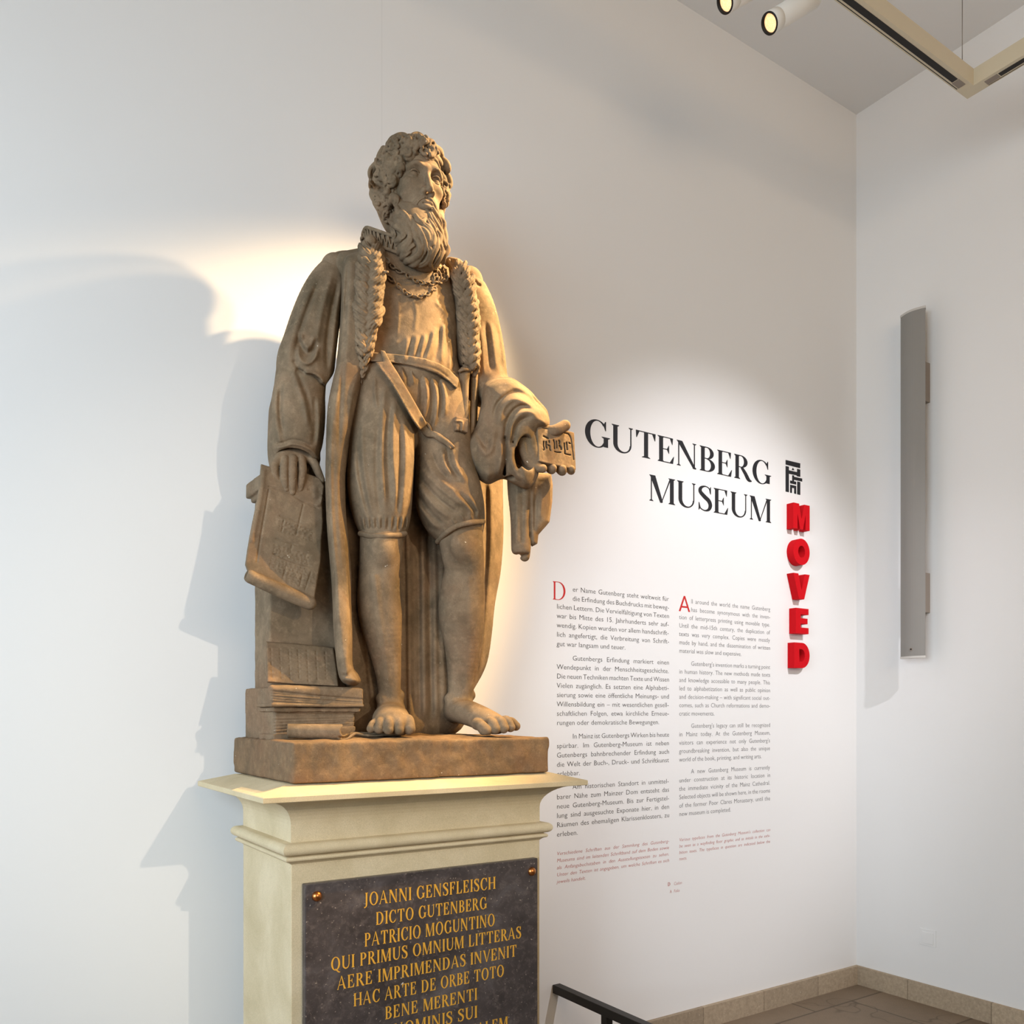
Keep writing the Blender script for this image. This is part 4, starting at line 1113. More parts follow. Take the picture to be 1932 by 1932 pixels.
bl = [[(600, 930), (640, 1000), (608, 1080), (642, 1160), (600, 1250)], [(650, 950), (700, 1000), (675, 1080)], [(690, 1165), (760, 1170), (820, 1230), (872, 1320), (850, 1360)],
      [(680, 1200), (720, 1270), (800, 1310), (855, 1385), (900, 1450)], [(620, 1280), (680, 1330), (760, 1380), (785, 1440), (720, 1500), (660, 1545)], [(640, 1350), (665, 1430), (640, 1510)],
      [(860, 1220), (900, 1290), (960, 1370), (1010, 1450), (1040, 1560), (1020, 1660), (945, 1725)], [(800, 1360), (862, 1420), (850, 1520), (780, 1600), (722, 1660), (708, 1745)],
      [(880, 1440), (960, 1520), (985, 1640), (900, 1730), (822, 1760), (790, 1830), (825, 1875)], [(960, 1340), (1040, 1400), (1080, 1480), (1060, 1570)], [(1060, 1560), (1105, 1640), (1080, 1740), (1010, 1800), (945, 1815)],
      [(1000, 1290), (1080, 1350), (1140, 1450), (1130, 1540), (1075, 1585)], [(1110, 1170), (1150, 1260), (1200, 1350), (1240, 1420), (1285, 1505)], [(1140, 1120), (1190, 1220), (1250, 1330), (1290, 1450), (1300, 1535)],
      [(1190, 1480), (1182, 1580), (1130, 1680), (1100, 1780), (1135, 1850)], [(1230, 1560), (1242, 1640), (1200, 1740), (1150, 1835)], [(1290, 1540), (1312, 1620), (1270, 1700), (1262, 1785)],
      [(735, 1500), (660, 1580), (705, 1650)], [(900, 1560), (800, 1640), (760, 1745)], [(1000, 1700), (920, 1790), (845, 1805)], [(1250, 1430), (1262, 1540), (1292, 1600)], [(700, 1095), (725, 1180), (700, 1230)],
      [(930, 1200), (960, 1265), (1010, 1290), (1045, 1240)], [(900, 1330), (930, 1420), (1000, 1500)], [(1090, 1260), (1130, 1340), (1180, 1400)], [(760, 1290), (800, 1380), (760, 1470)], [(1230, 1230), (1262, 1300), (1270, 1400)],
      [(740, 1240), (800, 1280), (860, 1380)], [(640, 1180), (660, 1260), (720, 1320)], [(1040, 1330), (1100, 1420), (1110, 1500)], [(1180, 1380), (1220, 1470), (1200, 1560)], [(850, 1640), (780, 1700), (745, 1790)]]
for L in bl:
    n_ = len(L); pts = []
    for j, (x, y) in enumerate(L):
        t = j / (n_ - 1); r = 40 * (0.42 + 0.62 * math.sin(math.pi * min(1, .12 + t * .86)))
        pts.append(z1(x, y, r))
    T_ = BB.trace(pts, 5, 0.45, -.11)
    B.chain(T_, .002, n=5)
    off = [(p[0] - 3.0, p[1] - 1, max(1.0, p[2] * .36)) for p in pts]
    B.chain(BB.trace(off, 2, 3.2, -.11), .001, n=4)
    off = [(p[0] + 3.0, p[1] + 1, max(1.0, p[2] * .32)) for p in pts]
    B.chain(BB.trace(off, 2, 3.2, -.11), .001, n=4)
# moustache
for s_ in (-1, 1):
    hch(B, [(s_ * .004, .025, -.0725, .0035), (s_ * .020, .019, -.0755, .0060), (s_ * .036, .006, -.092, .0078), (s_ * .041, .002, -.116, .0075), (s_ * .036, .010, -.136, .004)], .003)
    hch(B, [(s_ * .012, .028, -.0765, .002), (s_ * .027, .020, -.087, .003), (s_ * .038, .010, -.108, .003)], .001)
hch(B, [(0, .018, -.106, .004), (0, .020, -.116, .009), (0, .016, -.130, .010)], .004)
carve('beard', B, st)

# ---- trunk under the robe: doublet and breeches
CXT = 1.21
TR = Fld((0.90, 2.22, EYE + 0.55), (1.56, 2.62, EYE + 1.52), 0.003)
TR.ell((CXT, 2.425, EYE + 1.22), (.190, .125, .235), .01)
TR.ell((CXT, 2.440, EYE + 1.34), (.215, .085, .075), .06)
TR.ell((CXT + .005, 2.405, EYE + 1.06), (.150, .122, .13), .07)
TR.ell((CXT + .002, 2.43, EYE + 0.96), (.13, .10, .10), .05)
TR.chain([(*P(790, 470, .02), .075), (*P(782, 440, .04), .070)], .03)
DB = TR.copy()
BR = Fld((0.90, 2.19, EYE + 0.45), (1.56, 2.62, EYE + 1.14), 0.003)
BR.chain(px((715, 690, -.02, 50), (716, 740, -.03, 57), (719, 790, -.03, 60), (718, 856, -.035, 63), (717, 918, -.035, 61), (720, 962, -.03, 55), (723, 990, -.03, 46), (723, 1007, -.03, 40)), .01, sq=(1, .95, 1))
BR.chain(px((815, 700, -.01, 52), (826, 760, -.02, 55), (834, 830, -.035, 54), (841, 890, -.05, 58), (848, 945, -.06, 63), (858, 975, -.06, 56), (868, 994, -.06, 44)), .02, sq=(1, .95, 1))
BR.ell((CXT + .01, 2.415, EYE + .985), (.158, .128, .135), .035)
brel = [(5, 3.5, [(707, 705), (708, 748), (714, 775)]), (6, 5, [(728, 712), (723, 763), (720, 825), (720, 887), (728, 982)]), (6, 5, [(747, 745), (742, 804), (742, 866), (747, 928), (744, 976)]),
        (-5, 4, [(738, 745), (731, 825), (732, 887), (737, 965)]), (-4, 4, [(714, 790), (710, 860), (712, 930), (720, 985)]), (5, 5, [(668, 850), (672, 897), (687, 959), (694, 990)]), (5, 5, [(684, 780), (684, 860), (694, 930), (706, 985)]),
        (-4, 4, [(676, 830), (680, 900), (696, 975)]), (5, 5, [(762, 780), (766, 860), (762, 930), (756, 985)]), (-5, 3.5, [(754, 780), (756, 860), (752, 930), (750, 980)]),
        (5, 3, [(757, 690), (760, 705), (763, 722)]), (5, 3, [(775, 692), (778, 708), (782, 728)]), (-5, 3, [(766, 690), (770, 712), (770, 735)]), (6, 4, [(798, 700), (805, 735), (804, 770), (796, 806)]), (6, 4, [(814, 705), (824, 745), (822, 785), (812, 820)]),
        (-6, 4, [(806, 700), (815, 745), (813, 790), (804, 815)]), (6, 4, [(832, 712), (840, 750), (838, 790)]), (-6, 4, [(824, 710), (832, 745), (831, 790)]), (-5, 3.5, [(790, 700), (795, 740), (794, 790)]),
        (6, 5, [(796, 850), (815, 890), (840, 915), (870, 935)]), (6, 5, [(830, 838), (838, 875), (855, 900)]), (6, 5, [(852, 838), (862, 880), (884, 915)]), (-6, 4, [(812, 848), (828, 885), (852, 910)]), (-6, 4, [(842, 840), (850, 878), (868, 905)]),
        (7, 5, [(786, 912), (820, 955), (852, 980)]), (7, 5, [(792, 882), (832, 922), (882, 960)]), (-7, 4, [(790, 898), (826, 940), (868, 972)]), (6, 4, [(785, 946), (812, 984), (832, 1000)]), (-6, 4, [(786, 930), (815, 970), (840, 992)]),
        (6, 4, [(850, 925), (875, 948), (897, 975)]), (-5, 3, [(862, 925), (885, 950), (902, 975)]), (5, 3, [(880, 930), (898, 955), (908, 978)])]
for u in (688, 697, 706, 716, 726, 737, 747, 757, 766): brel.append((3, 2.6, [(u + (u - 725) * .12, 972), (u, 1004)], .35))
for u in (684, 692, 701, 711, 721, 732, 742, 752, 762): brel.append((-4, 2.2, [(u + (u - 725) * .12, 972), (u, 1002)], .35))
for a, b in (((836, 995), (845, 1010)), ((852, 975), (862, 994)), ((868, 968), (878, 986)), ((884, 965), (892, 982)), ((898, 964), (903, 980))): brel.append((4, 2.2, [a, b], .35))
BR.relief(strokes(brel), 1.3)
carve('breeches', BR, st)
trel = [(4, 4, [(770, 632), (766, 655), (760, 688)]), (4, 3.5, [(788, 630), (783, 650), (778, 676)]), (5, 4, [(804, 628), (798, 650), (790, 680)]), (5, 4, [(822, 615), (814, 650), (800, 684)]), (-4, 3, [(778, 632), (774, 655), (769, 680)]),
        (-4, 3, [(796, 630), (791, 655), (784, 680)]), (-4, 3, [(812, 622), (806, 650), (796, 680)]), (5, 4, [(838, 600), (836, 650), (832, 695)]), (-5, 4, [(830, 610), (826, 650), (818, 690)]), (4, 3, [(850, 630), (850, 665), (847, 700)]),
        (3, 3, [(720, 601), (742, 600), (760, 591)]), (3, 3, [(712, 655), (735, 653), (757, 641)]), (3, 3, [(818, 566), (840, 590), (855, 612)]), (-3, 2.5, [(822, 560), (846, 585), (858, 602)]), (2.5, 3, [(748, 540), (752, 590), (748, 640)]), (2.5, 4, [(780, 560), (786, 590), (782, 630)]),
        (-2.5, 1.5, [(722, 526), (750, 528), (776, 531)], .1), (-2.5, 1.5, [(820, 540), (836, 550), (852, 556)], .1)]
TR.relief(strokes(trel))
carve('doublet', TR, st)

# joined front surface that belts, chains and trims lie on
FR = Fld((0.90, 2.12, EYE + 0.55), (1.56, 2.62, EYE + 1.52), 0.003)
def paste(dst, src, k=0.0):
    o = np.round((src.lo - dst.lo) / dst.h).astype(int)
    a = np.maximum(o, 0); b = np.minimum(o + np.array(src.n), np.array(dst.n))
    if np.any(b <= a): return
    q = tuple(slice(a[i], b[i]) for i in range(3)); r = tuple(slice(a[i] - o[i], b[i] - o[i]) for i in range(3))
    dst.D[q] = smin(dst.D[q], src.D[r], k)
paste(FR, TR); paste(FR, BR)

# ---- body: legs, feet and the core inside the clothes
def leg_field(lo, hi): return Fld(lo, hi, 0.0024)
L1 = leg_field((0.90, 2.14, GZ - .01), (1.36, 2.60, EYE + 0.62))
L1.chain(px((722, 985, -.025, 38), (720, 1012, -.035, 40), (719, 1045, -.035, 40), (716, 1080, -.025, 38.5), (716, 1125, -.015, 41.5), (718, 1165, -.012, 40), (725, 1215, -.015, 32), (732, 1265, -.02, 24.5), (735, 1305, -.02, 21), (737, 1335, -.02, 22)), .006)
L1.ell(P(722, 1035, -.085), (.036, .025, .045), .02)
L1.chain(px((744, 1100, .0, 12), (748, 1150, .0, 14), (740, 1200, .0, 10)), .02)
L1.chain(px((706, 1090, -.07, 5), (712, 1150, -.065, 5), (724, 1230, -.05, 4), (731, 1290, -.045, 3)), .015)
L1.ell(P(719, 1318, -.025), (.016, .02, .016), .012); L1.ell(P(754, 1312, -.02), (.014, .02, .016), .012)
def foot(F, ank, path, toes, nails=True):
    F.chain(px(*path), .02, sq=(1, 1, 1.25))
    for base, mid, tip, r in toes:
        F.chain(px((*base, r * .95), (*mid, r * .92), (*tip, r)), .003)
foot(L1, None, [(738, 1338, .0, 24), (738, 1347, -.05, 29), (738, 1356, -.10, 35), (739, 1366, -.15, 36)],
     [((712, 1362, -.13), (704, 1366, -.15), (700, 1375, -.165), 8.5), ((722, 1361, -.14), (717, 1362, -.175), (715, 1376, -.185), 9), ((735, 1360, -.15), (733, 1360, -.19), (733, 1377, -.20), 9.5),
      ((750, 1360, -.15), (752, 1359, -.19), (752, 1377, -.20), 10), ((764, 1361, -.14), (770, 1359, -.18), (772, 1375, -.195), 12)])
L1.floor(GZ, .004)
L2 = leg_field((1.18, 2.10, GZ - .01), (1.62, 2.62, EYE + 0.64))
L2.chain(px((866, 972, -.05, 42), (869, 1010, -.07, 42), (873, 1045, -.075, 40), (876, 1078, -.06, 37.5), (872, 1125, -.035, 43), (871, 1165, -.025, 43), (874, 1205, -.02, 37), (873, 1250, -.015, 30.5), (870, 1295, -.01, 24.5), (866, 1328, -.005, 24)), .006)
L2.ell(P(872, 1030, -.125), (.040, .025, .045), .02)
L2.chain(px((880, 1095, -.10, 5), (884, 1160, -.08, 5), (882, 1230, -.055, 4), (876, 1290, -.04, 3)), .015)
L2.ell(P(849, 1318, -.01), (.018, .02, .018), .012); L2.ell(P(888, 1312, -.01), (.014, .02, .016), .012)
foot(L2, None, [(858, 1345, .02, 25), (872, 1342, -.04, 29), (896, 1350, -.11, 28), (918, 1360, -.16, 27), (934, 1367, -.19, 24)],
     [((900, 1366, -.17), (908, 1370, -.21), (916, 1379, -.225), 12), ((918, 1363, -.18), (928, 1363, -.22), (934, 1376, -.235), 10), ((930, 1362, -.19), (943, 1360, -.225), (950, 1374, -.24), 10),
      ((942, 1362, -.19), (956, 1359, -.225), (963, 1372, -.235), 9.5), ((952, 1364, -.19), (964, 1361, -.21), (973, 1370, -.22), 9)])
L2.floor(GZ, .004)
# knee bands
KB = Fld((0.98, 2.10, EYE + .46), (1.50, 2.46, EYE + .68), 0.0026); KT = KB.blank()
resample(KT, BR); resample(KT, L1); resample(KT, L2)
for L in ([(680, 1007), (700, 1011), (724, 1011), (748, 1010), (764, 1007)], [(826, 1022), (838, 1009), (850, 999), (866, 991), (888, 986), (911, 984)]):
    f_ = KB.blank(); f_.chain(KT.trace([(*p, 5.5) for p in L], 5, .2), .005); carve('knee_band', f_, st)
# core of trunk, upper legs and arms, all inside the clothing
CO = Fld((0.88, 2.25, EYE + 0.45), (1.66, 2.60, EYE + 1.50), 0.006)
CO.ell((CXT, 2.425, EYE + 1.22), (.170, .105, .21), .01); CO.ell((CXT, 2.42, EYE + 0.98), (.135, .105, .16), .05)
CO.chain([(*P(786, 450, .03), .058), (CXT, 2.43, EYE + 1.30, .07)], .03)
CO.chain(px((716, 800, -.02, 44), (718, 900, -.03, 44), (722, 1000, -.03, 33)), .03); CO.chain(px((828, 800, -.02, 42), (842, 900, -.05, 42), (866, 985, -.06, 34)), .03)
CO.chain(px((632, 505, .01, 26), (596, 610, .02, 28), (573, 700, .03, 26), (560, 790, .04, 24), (556, 850, .04, 18)), .03)
CO.chain(px((885, 530, .01, 26), (912, 640, .0, 26), (930, 735, -.03, 25), (968, 790, -.13, 22), (990, 820, -.17, 17)), .03)
# hands
HL = Fld((0.77, 2.33, EYE + .60), (1.04, 2.53, EYE + .80), 0.0016)
HL.chain(px((556, 836, .055, 22), (555, 850, .048, 21)), .01, sq=(.8, 1, 1))
HL.chain(px((527, 866, .026, 11), (543, 858, .030, 14), (562, 857, .030, 14.5), (580, 863, .030, 12)), .010)
for f in ([(526, 868, .022, 8.6), (517.5, 880, .008, 7.8), (518.5, 894, .006, 7.0), (524.5, 909, .010, 5.8)],
          [(537.5, 867, .014, 8.2), (536, 884, -.003, 7.9), (536, 902, -.003, 7.3), (539.5, 923, .004, 6.2)],
          [(553, 866, .010, 8.4), (552, 886, -.007, 8.0), (551.5, 906, -.006, 7.4), (551.5, 929, .002, 6.3)],
          [(568.5, 867, .013, 8.2), (571, 884, -.003, 7.9), (569, 902, -.003, 7.4), (565.5, 923, .004, 6.3)],
          [(580, 862, .028, 9.6), (592, 873, .014, 8.4), (599.5, 889, .006, 7.6), (607, 905, .008, 6.0)]):
    HL.chain(px(*f), .0022)
for u, v, d in ((536, 884, -.006), (552, 886, -.010), (571, 884, -.006), (518, 881, .005)):
    HL.ell(P(u, v, d), (.0105, .0085, .009), .004)
HL.relief(strokes([(-1.6, 1.2, [(532, 901), (536, 902), (541, 901)], .1), (-1.6, 1.2, [(547, 905), (552, 906), (557, 905)], .1), (-1.6, 1.2, [(564, 901), (569, 902), (574, 901)], .1), (-1.5, 1.0, [(536, 916), (536, 921), (543, 921), (543, 915)], .1), (-1.5, 1.0, [(548, 921), (549, 926), (555, 926), (555, 920)], .1), (-1.5, 1.0, [(562, 916), (562, 921), (568, 921), (569, 915)], .1), (-1.5, 1.0, [(602, 898), (605, 896), (609, 902)], .1)]), band=.012)
HR_ = Fld((1.46, 2.10, EYE + .70), (1.76, 2.34, EYE + .98), 0.0018)
HR_.chain(px((985, 800, -.17, 16), (996, 822, -.19, 17), (1002, 850, -.20, 17), (1008, 872, -.205, 13)), .01)
HR_.chain(px((988, 815, -.185, 11), (988, 845, -.20, 10), (998, 872, -.205, 9), (1012, 882, -.215, 8.5), (1024, 884, -.222, 8)), .006)
for f in ([(1010, 868, -.195, 10), (1030, 876, -.19, 9), (1040, 886, -.21, 8.5), (1043, 883, -.222, 7.5)], [(1022, 868, -.19, 10), (1048, 878, -.19, 9), (1060, 889, -.21, 8.5), (1061, 885, -.222, 8)],
          [(1030, 866, -.185, 10), (1066, 876, -.185, 8.5), (1077, 888, -.205, 7.5), (1078, 885, -.22, 7)], [(1008, 808, -.185, 10), (1028, 812, -.20, 9.5), (1046, 812, -.222, 10), (1066, 803, -.228, 10.5)]):
    HR_.chain(px(*f), .004)
carve('body', [HEADF, L1, L2, CO, HL, HR_], st)
# ---- robe: the back that falls to the ground, the two fronts
RB = Fld((0.86, 2.24, EYE - .088), (1.72, 2.64, EYE + 1.50), 0.0036)
back = outline([(642, 500), (664, 478), (700, 462), (760, 452), (840, 480), (880, 508), (905, 548), (925, 590), (940, 650), (948, 720), (950, 800), (949, 905), (950, 1000), (948, 1045), (944, 1085), (934, 1140), (928, 1198), (920, 1247), (906, 1280), (892, 1306), (884, 1336), (870, 1376), (820, 1400), (760, 1400),
                (690, 1402), (655, 1395), (650, 1335), (646, 1290), (638, 1250), (630, 1180), (626, 1090), (619, 1000), (616, 920), (617, 800), (626, 740), (634, 690), (642, 600), (644, 540)])
RB.sil(back, lambda U, V: (0.105 - 0.00008 * (V - 900)).astype(f32), 0.058, 34, .0)
panel = outline([(650, 486), (668, 476), (690, 470), (706, 500), (704, 560), (700, 620), (694, 680), (687, 716), (674, 763), (662, 815), (655, 866), (651, 908), (653, 970), (659, 1032), (663, 1080), (663, 1130), (665, 1200), (666, 1255), (676, 1272), (681, 1286), (668, 1294), (652, 1290), (638, 1272), (630, 1200),
                 (627, 1130), (624, 1080), (617, 1000), (614, 930), (614, 880), (616, 800), (619, 760), (627, 720), (634, 690), (640, 640), (644, 560), (645, 520)])
RB.sil(panel, lambda U, V: (-0.045 + 0.015 * np.clip((V - 600) / 200, 0, 1) - 0.0002 * np.clip(V - 1100, 0, 400)).astype(f32), 0.066, 17, .012)
rp = outline([(846, 498), (866, 496), (888, 520), (902, 570), (908, 640), (908, 700), (902, 760), (900, 830), (896, 905), (888, 905), (886, 830), (887, 760), (888, 700), (866, 690), (860, 640), (856, 560)])
RB.sil(rp, -0.045, 0.055, 12, .012)
RB.ell((CXT - .17, 2.435, EYE + 1.335), (.085, .075, .055), .04)
RB.ell((CXT + .17, 2.435, EYE + 1.335), (.085, .075, .055), .04)
rrel = [(-6, 4, [(660, 480), (652, 600), (646, 700), (641, 790), (639, 880)], .2), (5, 3, [(667, 730), (655, 815), (648, 880), (647, 960), (654, 1060), (656, 1200)], .1), (6, 5, [(626, 770), (622, 880), (625, 980), (633, 1090), (638, 1200)], .1),
        (-4, 5, [(629, 780), (629, 900), (633, 1000), (640, 1100)], .25), (5, 3, [(652, 486), (648, 560), (644, 640)]), (-5, 2.5, [(657, 486), (652, 560), (648, 640)]), (6, 4, [(660, 1180), (655, 1240), (660, 1278)]),
        (-8, 3, [(664, 1262), (655, 1276), (646, 1270)]), (10, 6, [(645, 1279), (660, 1285), (678, 1284)])]
for u, a, w in ((772, 9, 7), (790, -9, 5), (800, 10, 6), (812, -10, 5), (822, 9, 6), (836, 8, 6), (765, -8, 4), (781, -6, 4)):
    rrel.append((a, w, [(u - 4, 985), (u - 1, 1100), (u, 1230), (u + 2, 1365)], .08))
for u, a, w in ((905, 8, 5), (915, -8, 4), (925, 7, 5)):
    rrel.append((a, w, [(u + 2, 900), (u + 3, 1020), (u - 2, 1110), (u - 10, 1200), (u - 22, 1285)], .08))
for u, a, w in ((690, -7, 5), (700, 7, 5)):
    rrel.append((a, w, [(u - 14, 1040), (u - 12, 1150), (u - 4, 1250), (u + 6, 1340)], .1))
RB.relief(strokes(rrel), band=.04)
RB.floor(EYE - .078)
carve('robe', RB, st)
paste(FR, TR)
resample(FR, RB)

# ---- sleeve of the arm resting on the pillar
SL = Fld((0.73, 2.26, EYE + .66), (1.12, 2.58, EYE + 1.42), 0.0026)
SL.chain(px((572, 680, .02, 47), (566, 735, .02, 48), (563, 780, .03, 51), (560, 822, .035, 50), (557, 843, .04, 46)), .01, sq=(1, 1.25, 1))
SL.chain(px((556, 790, .075, 48), (556, 830, .08, 50), (555, 862, .085, 50), (556, 884, .085, 47)), .02, sq=(1, 1.9, 1))
SL.chain(px((556, 862, .03, 27), (556, 876, .02, 36), (556, 902, .01, 44)), .004, 's', sq=(1, 1.3, 1))
UP = SL.blank()
UP.chain(px((664, 494, .03, 20), (644, 508, .02, 30), (622, 535, .01, 36), (606, 570, .005, 41), (594, 612, .005, 46), (584, 655, .01, 50), (577, 690, .015, 54), (577, 705, .015, 52)), .01, sq=(1, 1.2, 1))
cut = outline([(500, 470), (700, 450), (700, 640), (634, 700), (613, 729), (603, 714), (590, 706), (574, 704), (560, 700), (540, 730), (500, 740)], round_=False)
UP.sil(cut, 0.0, 3.0, 1, .008, 'i')
SL.put((slice(None),) * 3, UP.D, .003, 'u')
srel = [(7, 6, [(632, 500), (614, 560), (601, 620), (596, 670), (604, 706)]), (-7, 4, [(640, 520), (624, 590), (616, 650), (618, 706)]), (7, 5, [(646, 520), (634, 600), (628, 660), (622, 712)]), (-6, 4, [(606, 520), (578, 590), (560, 650), (557, 690)]),
        (6, 6, [(596, 520), (566, 590), (548, 650), (542, 700)]), (-17, 7, [(567, 632), (570, 655), (580, 668), (591, 658), (596, 636)]), (9, 4, [(560, 655), (567, 678), (580, 686), (593, 676), (602, 650)]), (8, 4, [(566, 620), (572, 646), (581, 655), (589, 648), (592, 625)]),
        (-8, 4, [(552, 676), (566, 698), (578, 702)]), (8, 3.5, [(574, 702), (590, 703), (604, 711), (612, 724)], .1), (6, 5, [(548, 690), (561, 725), (574, 762), (582, 810)]), (-6, 4, [(556, 690), (571, 725), (584, 765), (590, 815)]),
        (6, 5, [(521, 725), (519, 780), (527, 828), (538, 848)]), (-6, 4, [(530, 720), (529, 780), (537, 825)]), (5, 5, [(600, 745), (602, 800), (598, 850)]), (-5, 4, [(592, 745), (594, 800), (590, 845)]),
        (7, 3, [(518, 846), (534, 843), (552, 838), (572, 842), (590, 852), (604, 872)], .1), (-5, 3, [(520, 838), (536, 835), (552, 830), (572, 834), (592, 845)], .15)]
SL.relief(strokes(srel), band=.035)
carve('sleeve', SL, st)

# ---- wide sleeve gathered over the other forearm
SR = Fld((1.34, 2.08, EYE + .62), (1.76, 2.56, EYE + 1.42), 0.0028)
SR.chain(px((858, 512, .02, 24), (880, 538, .01, 32), (897, 580, .0, 37), (906, 630, -.01, 41.5), (911, 680, -.025, 44.5), (916, 725, -.04, 43)), .01, sq=(1, 1.1, 1))
dr = outline([(912, 736), (916, 724), (934, 715), (961, 714), (979, 724), (999, 740), (1010, 756), (1028, 775), (1037, 792), (1034, 806), (1016, 815), (1012, 850), (1017, 889), (1007, 914), (992, 923), (972, 915), (954, 905), (941, 906), (921, 914), (902, 904), (889, 887), (880, 862), (879, 841), (888, 820), (899, 800), (907, 765)])
SR.sil(dr, lambda U, V: (-0.075 - 0.0009 * np.clip(U - 900, 0, 130) + 0.0 * V).astype(f32), 0.085, 40, .012)
SR.ell(P(990, 856, -.215), (.036, .075, .056), .008, 's')
SR.ell(P(962, 890, -.17), (.010, .05, .035), .008, 's')
drel = [(12, 8, [(908, 760), (912, 742), (924, 728), (945, 719), (966, 722), (986, 735), (1007, 752), (1026, 774), (1034, 792)], .12), (-12, 4.5, [(931, 800), (936, 768), (953, 748), (976, 739), (999, 750), (1018, 772)]), (11, 6, [(940, 812), (948, 772), (966, 754), (986, 757), (1009, 774), (1024, 790)]),
        (-12, 4, [(952, 840), (956, 798), (971, 773), (990, 766), (1010, 778)]), (11, 5, [(961, 840), (965, 805), (978, 783), (999, 777), (1019, 792)]), (-11, 4, [(965, 850), (971, 810), (986, 792), (1007, 787)]), (8, 6, [(893, 818), (906, 842), (917, 856), (928, 844), (933, 800)]),
        (-8, 4.5, [(899, 812), (910, 834), (918, 842), (925, 826)]), (-18, 4, [(953, 820), (954, 862), (950, 900)], .1), (10, 6, [(944, 820), (945, 865), (938, 905)]), (9, 5, [(968, 835), (965, 866), (976, 897), (990, 908)]), (-8, 4, [(974, 840), (973, 866), (982, 888)]),
        (7, 7, [(890, 850), (900, 880), (920, 896), (936, 890)]), (6, 5, [(925, 600), (932, 650), (938, 705)]), (-6, 4, [(915, 600), (922, 650), (928, 705)]), (6, 5, [(905, 610), (910, 660), (912, 715)]), (-6, 4, [(936, 610), (943, 660), (948, 705)]),
        (-7, 2.5, [(893, 528), (900, 536), (908, 540)], .1)]
SR.relief(strokes(drel), band=.04)
carve('sleeve', SR, st)

# ---- rolled sheet hanging from that hand
HG = Fld((1.40, 2.12, EYE + .46), (1.74, 2.46, EYE + .80), 0.0028)
HG.chain(px((985, 888, -.12, 29), (985, 930, -.11, 27), (984, 980, -.11, 21), (983, 1034, -.11, 18.5)), .01)
pz = P(983, 1045, -.11)[2]
HG.floor(pz, .004)
hang = outline([(996, 890), (1040, 893), (1043, 915), (1042, 948), (1037, 985), (1016, 1009), (1014, 1026), (1003, 1032), (992, 1000), (990, 940)], round_=False)
HG.sil(hang, lambda U, V: (-0.10 - 0.0006 * (U - 990)).astype(f32), 0.035, 14, .008)
HG.chain(px((992, 1040, -.10, 9), (990, 1050, -.10, 9.5)), .004)
HG.relief(strokes([(-8, 3.5, [(1001, 900), (1000, 960), (1000, 1020)], .1), (6, 4, [(975, 905), (975, 960), (974, 1030)], .1), (-5, 3, [(986, 905), (986, 960), (985, 1030)], .1), (7, 5, [(1020, 905), (1022, 940), (1018, 985)]), (-6, 3, [(1010, 930), (1010, 975), (1008, 1010)]), (-5, 2, [(976, 1046), (984, 1050), (992, 1046)], .1)]))
carve('hanging_scroll', HG, st)

# ---- type block with the three cut letters
QX0, QX1, QZ0, QZ1, QY = 1.559, 1.716, EYE + 0.792, EYE + 0.917, 2.197
TB = Fld((QX0 - .008, QY - .008, QZ0 - .008), (QX1 + .008, QY + .042, QZ1 + .008), 0.0011)
TB.box(((QX0 + QX1) / 2, QY + .017, (QZ0 + QZ1) / 2), ((QX1 - QX0) / 2, .017, (QZ1 - QZ0) / 2), 0, rd=.003)
BPX = lambda p: (960 + p[0] * 150 / 1811, 770 + p[1] * 160 / 1932)
ab = [(-10, w * .085, [BPX(p) for p in pts], .03) for pts, w in (([(760, 640), (905, 705)], 13), ([(775, 760), (765, 880), (780, 930), (755, 985)], 12), ([(835, 765), (828, 880), (850, 935)], 14), ([(905, 740), (910, 800)], 12), ([(880, 850), (920, 880), (915, 945), (940, 985)], 12), ([(850, 850), (880, 850)], 7),
               ([(1010, 720), (1035, 800), (1030, 900), (1035, 950)], 14), ([(1085, 745), (1090, 850), (1085, 930)], 10), ([(1135, 730), (1160, 765), (1140, 830)], 13), ([(1140, 840), (1190, 910), (1185, 960)], 15), ([(1015, 990), (1080, 1012), (1185, 1018)], 9),
               ([(1275, 790), (1270, 900), (1280, 960), (1272, 1045)], 13), ([(1330, 770), (1332, 860), (1338, 960)], 12), ([(1380, 785), (1430, 808)], 12), ([(1265, 1040), (1380, 1068), (1425, 1065)], 9))]
ab += [(-6, .9, [BPX(a), BPX(b_)], .02) for a, b_ in (((755, 460), (960, 490)), ((1210, 540), (1400, 585)), ((1390, 585), (1440, 680)), ((1440, 680), (1485, 1190)))]
TB.relief(strokes(ab), band=.012)
TB.rough(.0012, .015, 7)
tb = carve('type_block', TB, st)

# the block is turned a little to the right and tipped back in the hand
from mathutils import Matrix, Vector as _V
_c = _V(((QX0 + QX1) / 2, QY + .01, (QZ0 + QZ1) / 2))
_m = Matrix.Translation(_c) @ Matrix.Rotation(math.radians(4), 4, 'Z') @ Matrix.Rotation(math.radians(-4), 4, 'X') @ Matrix.Translation(-_c)
for o_ in [o for o in bpy.data.objects if o.name.split('.')[0] == 'type_block']:
    o_.data.transform(_m)

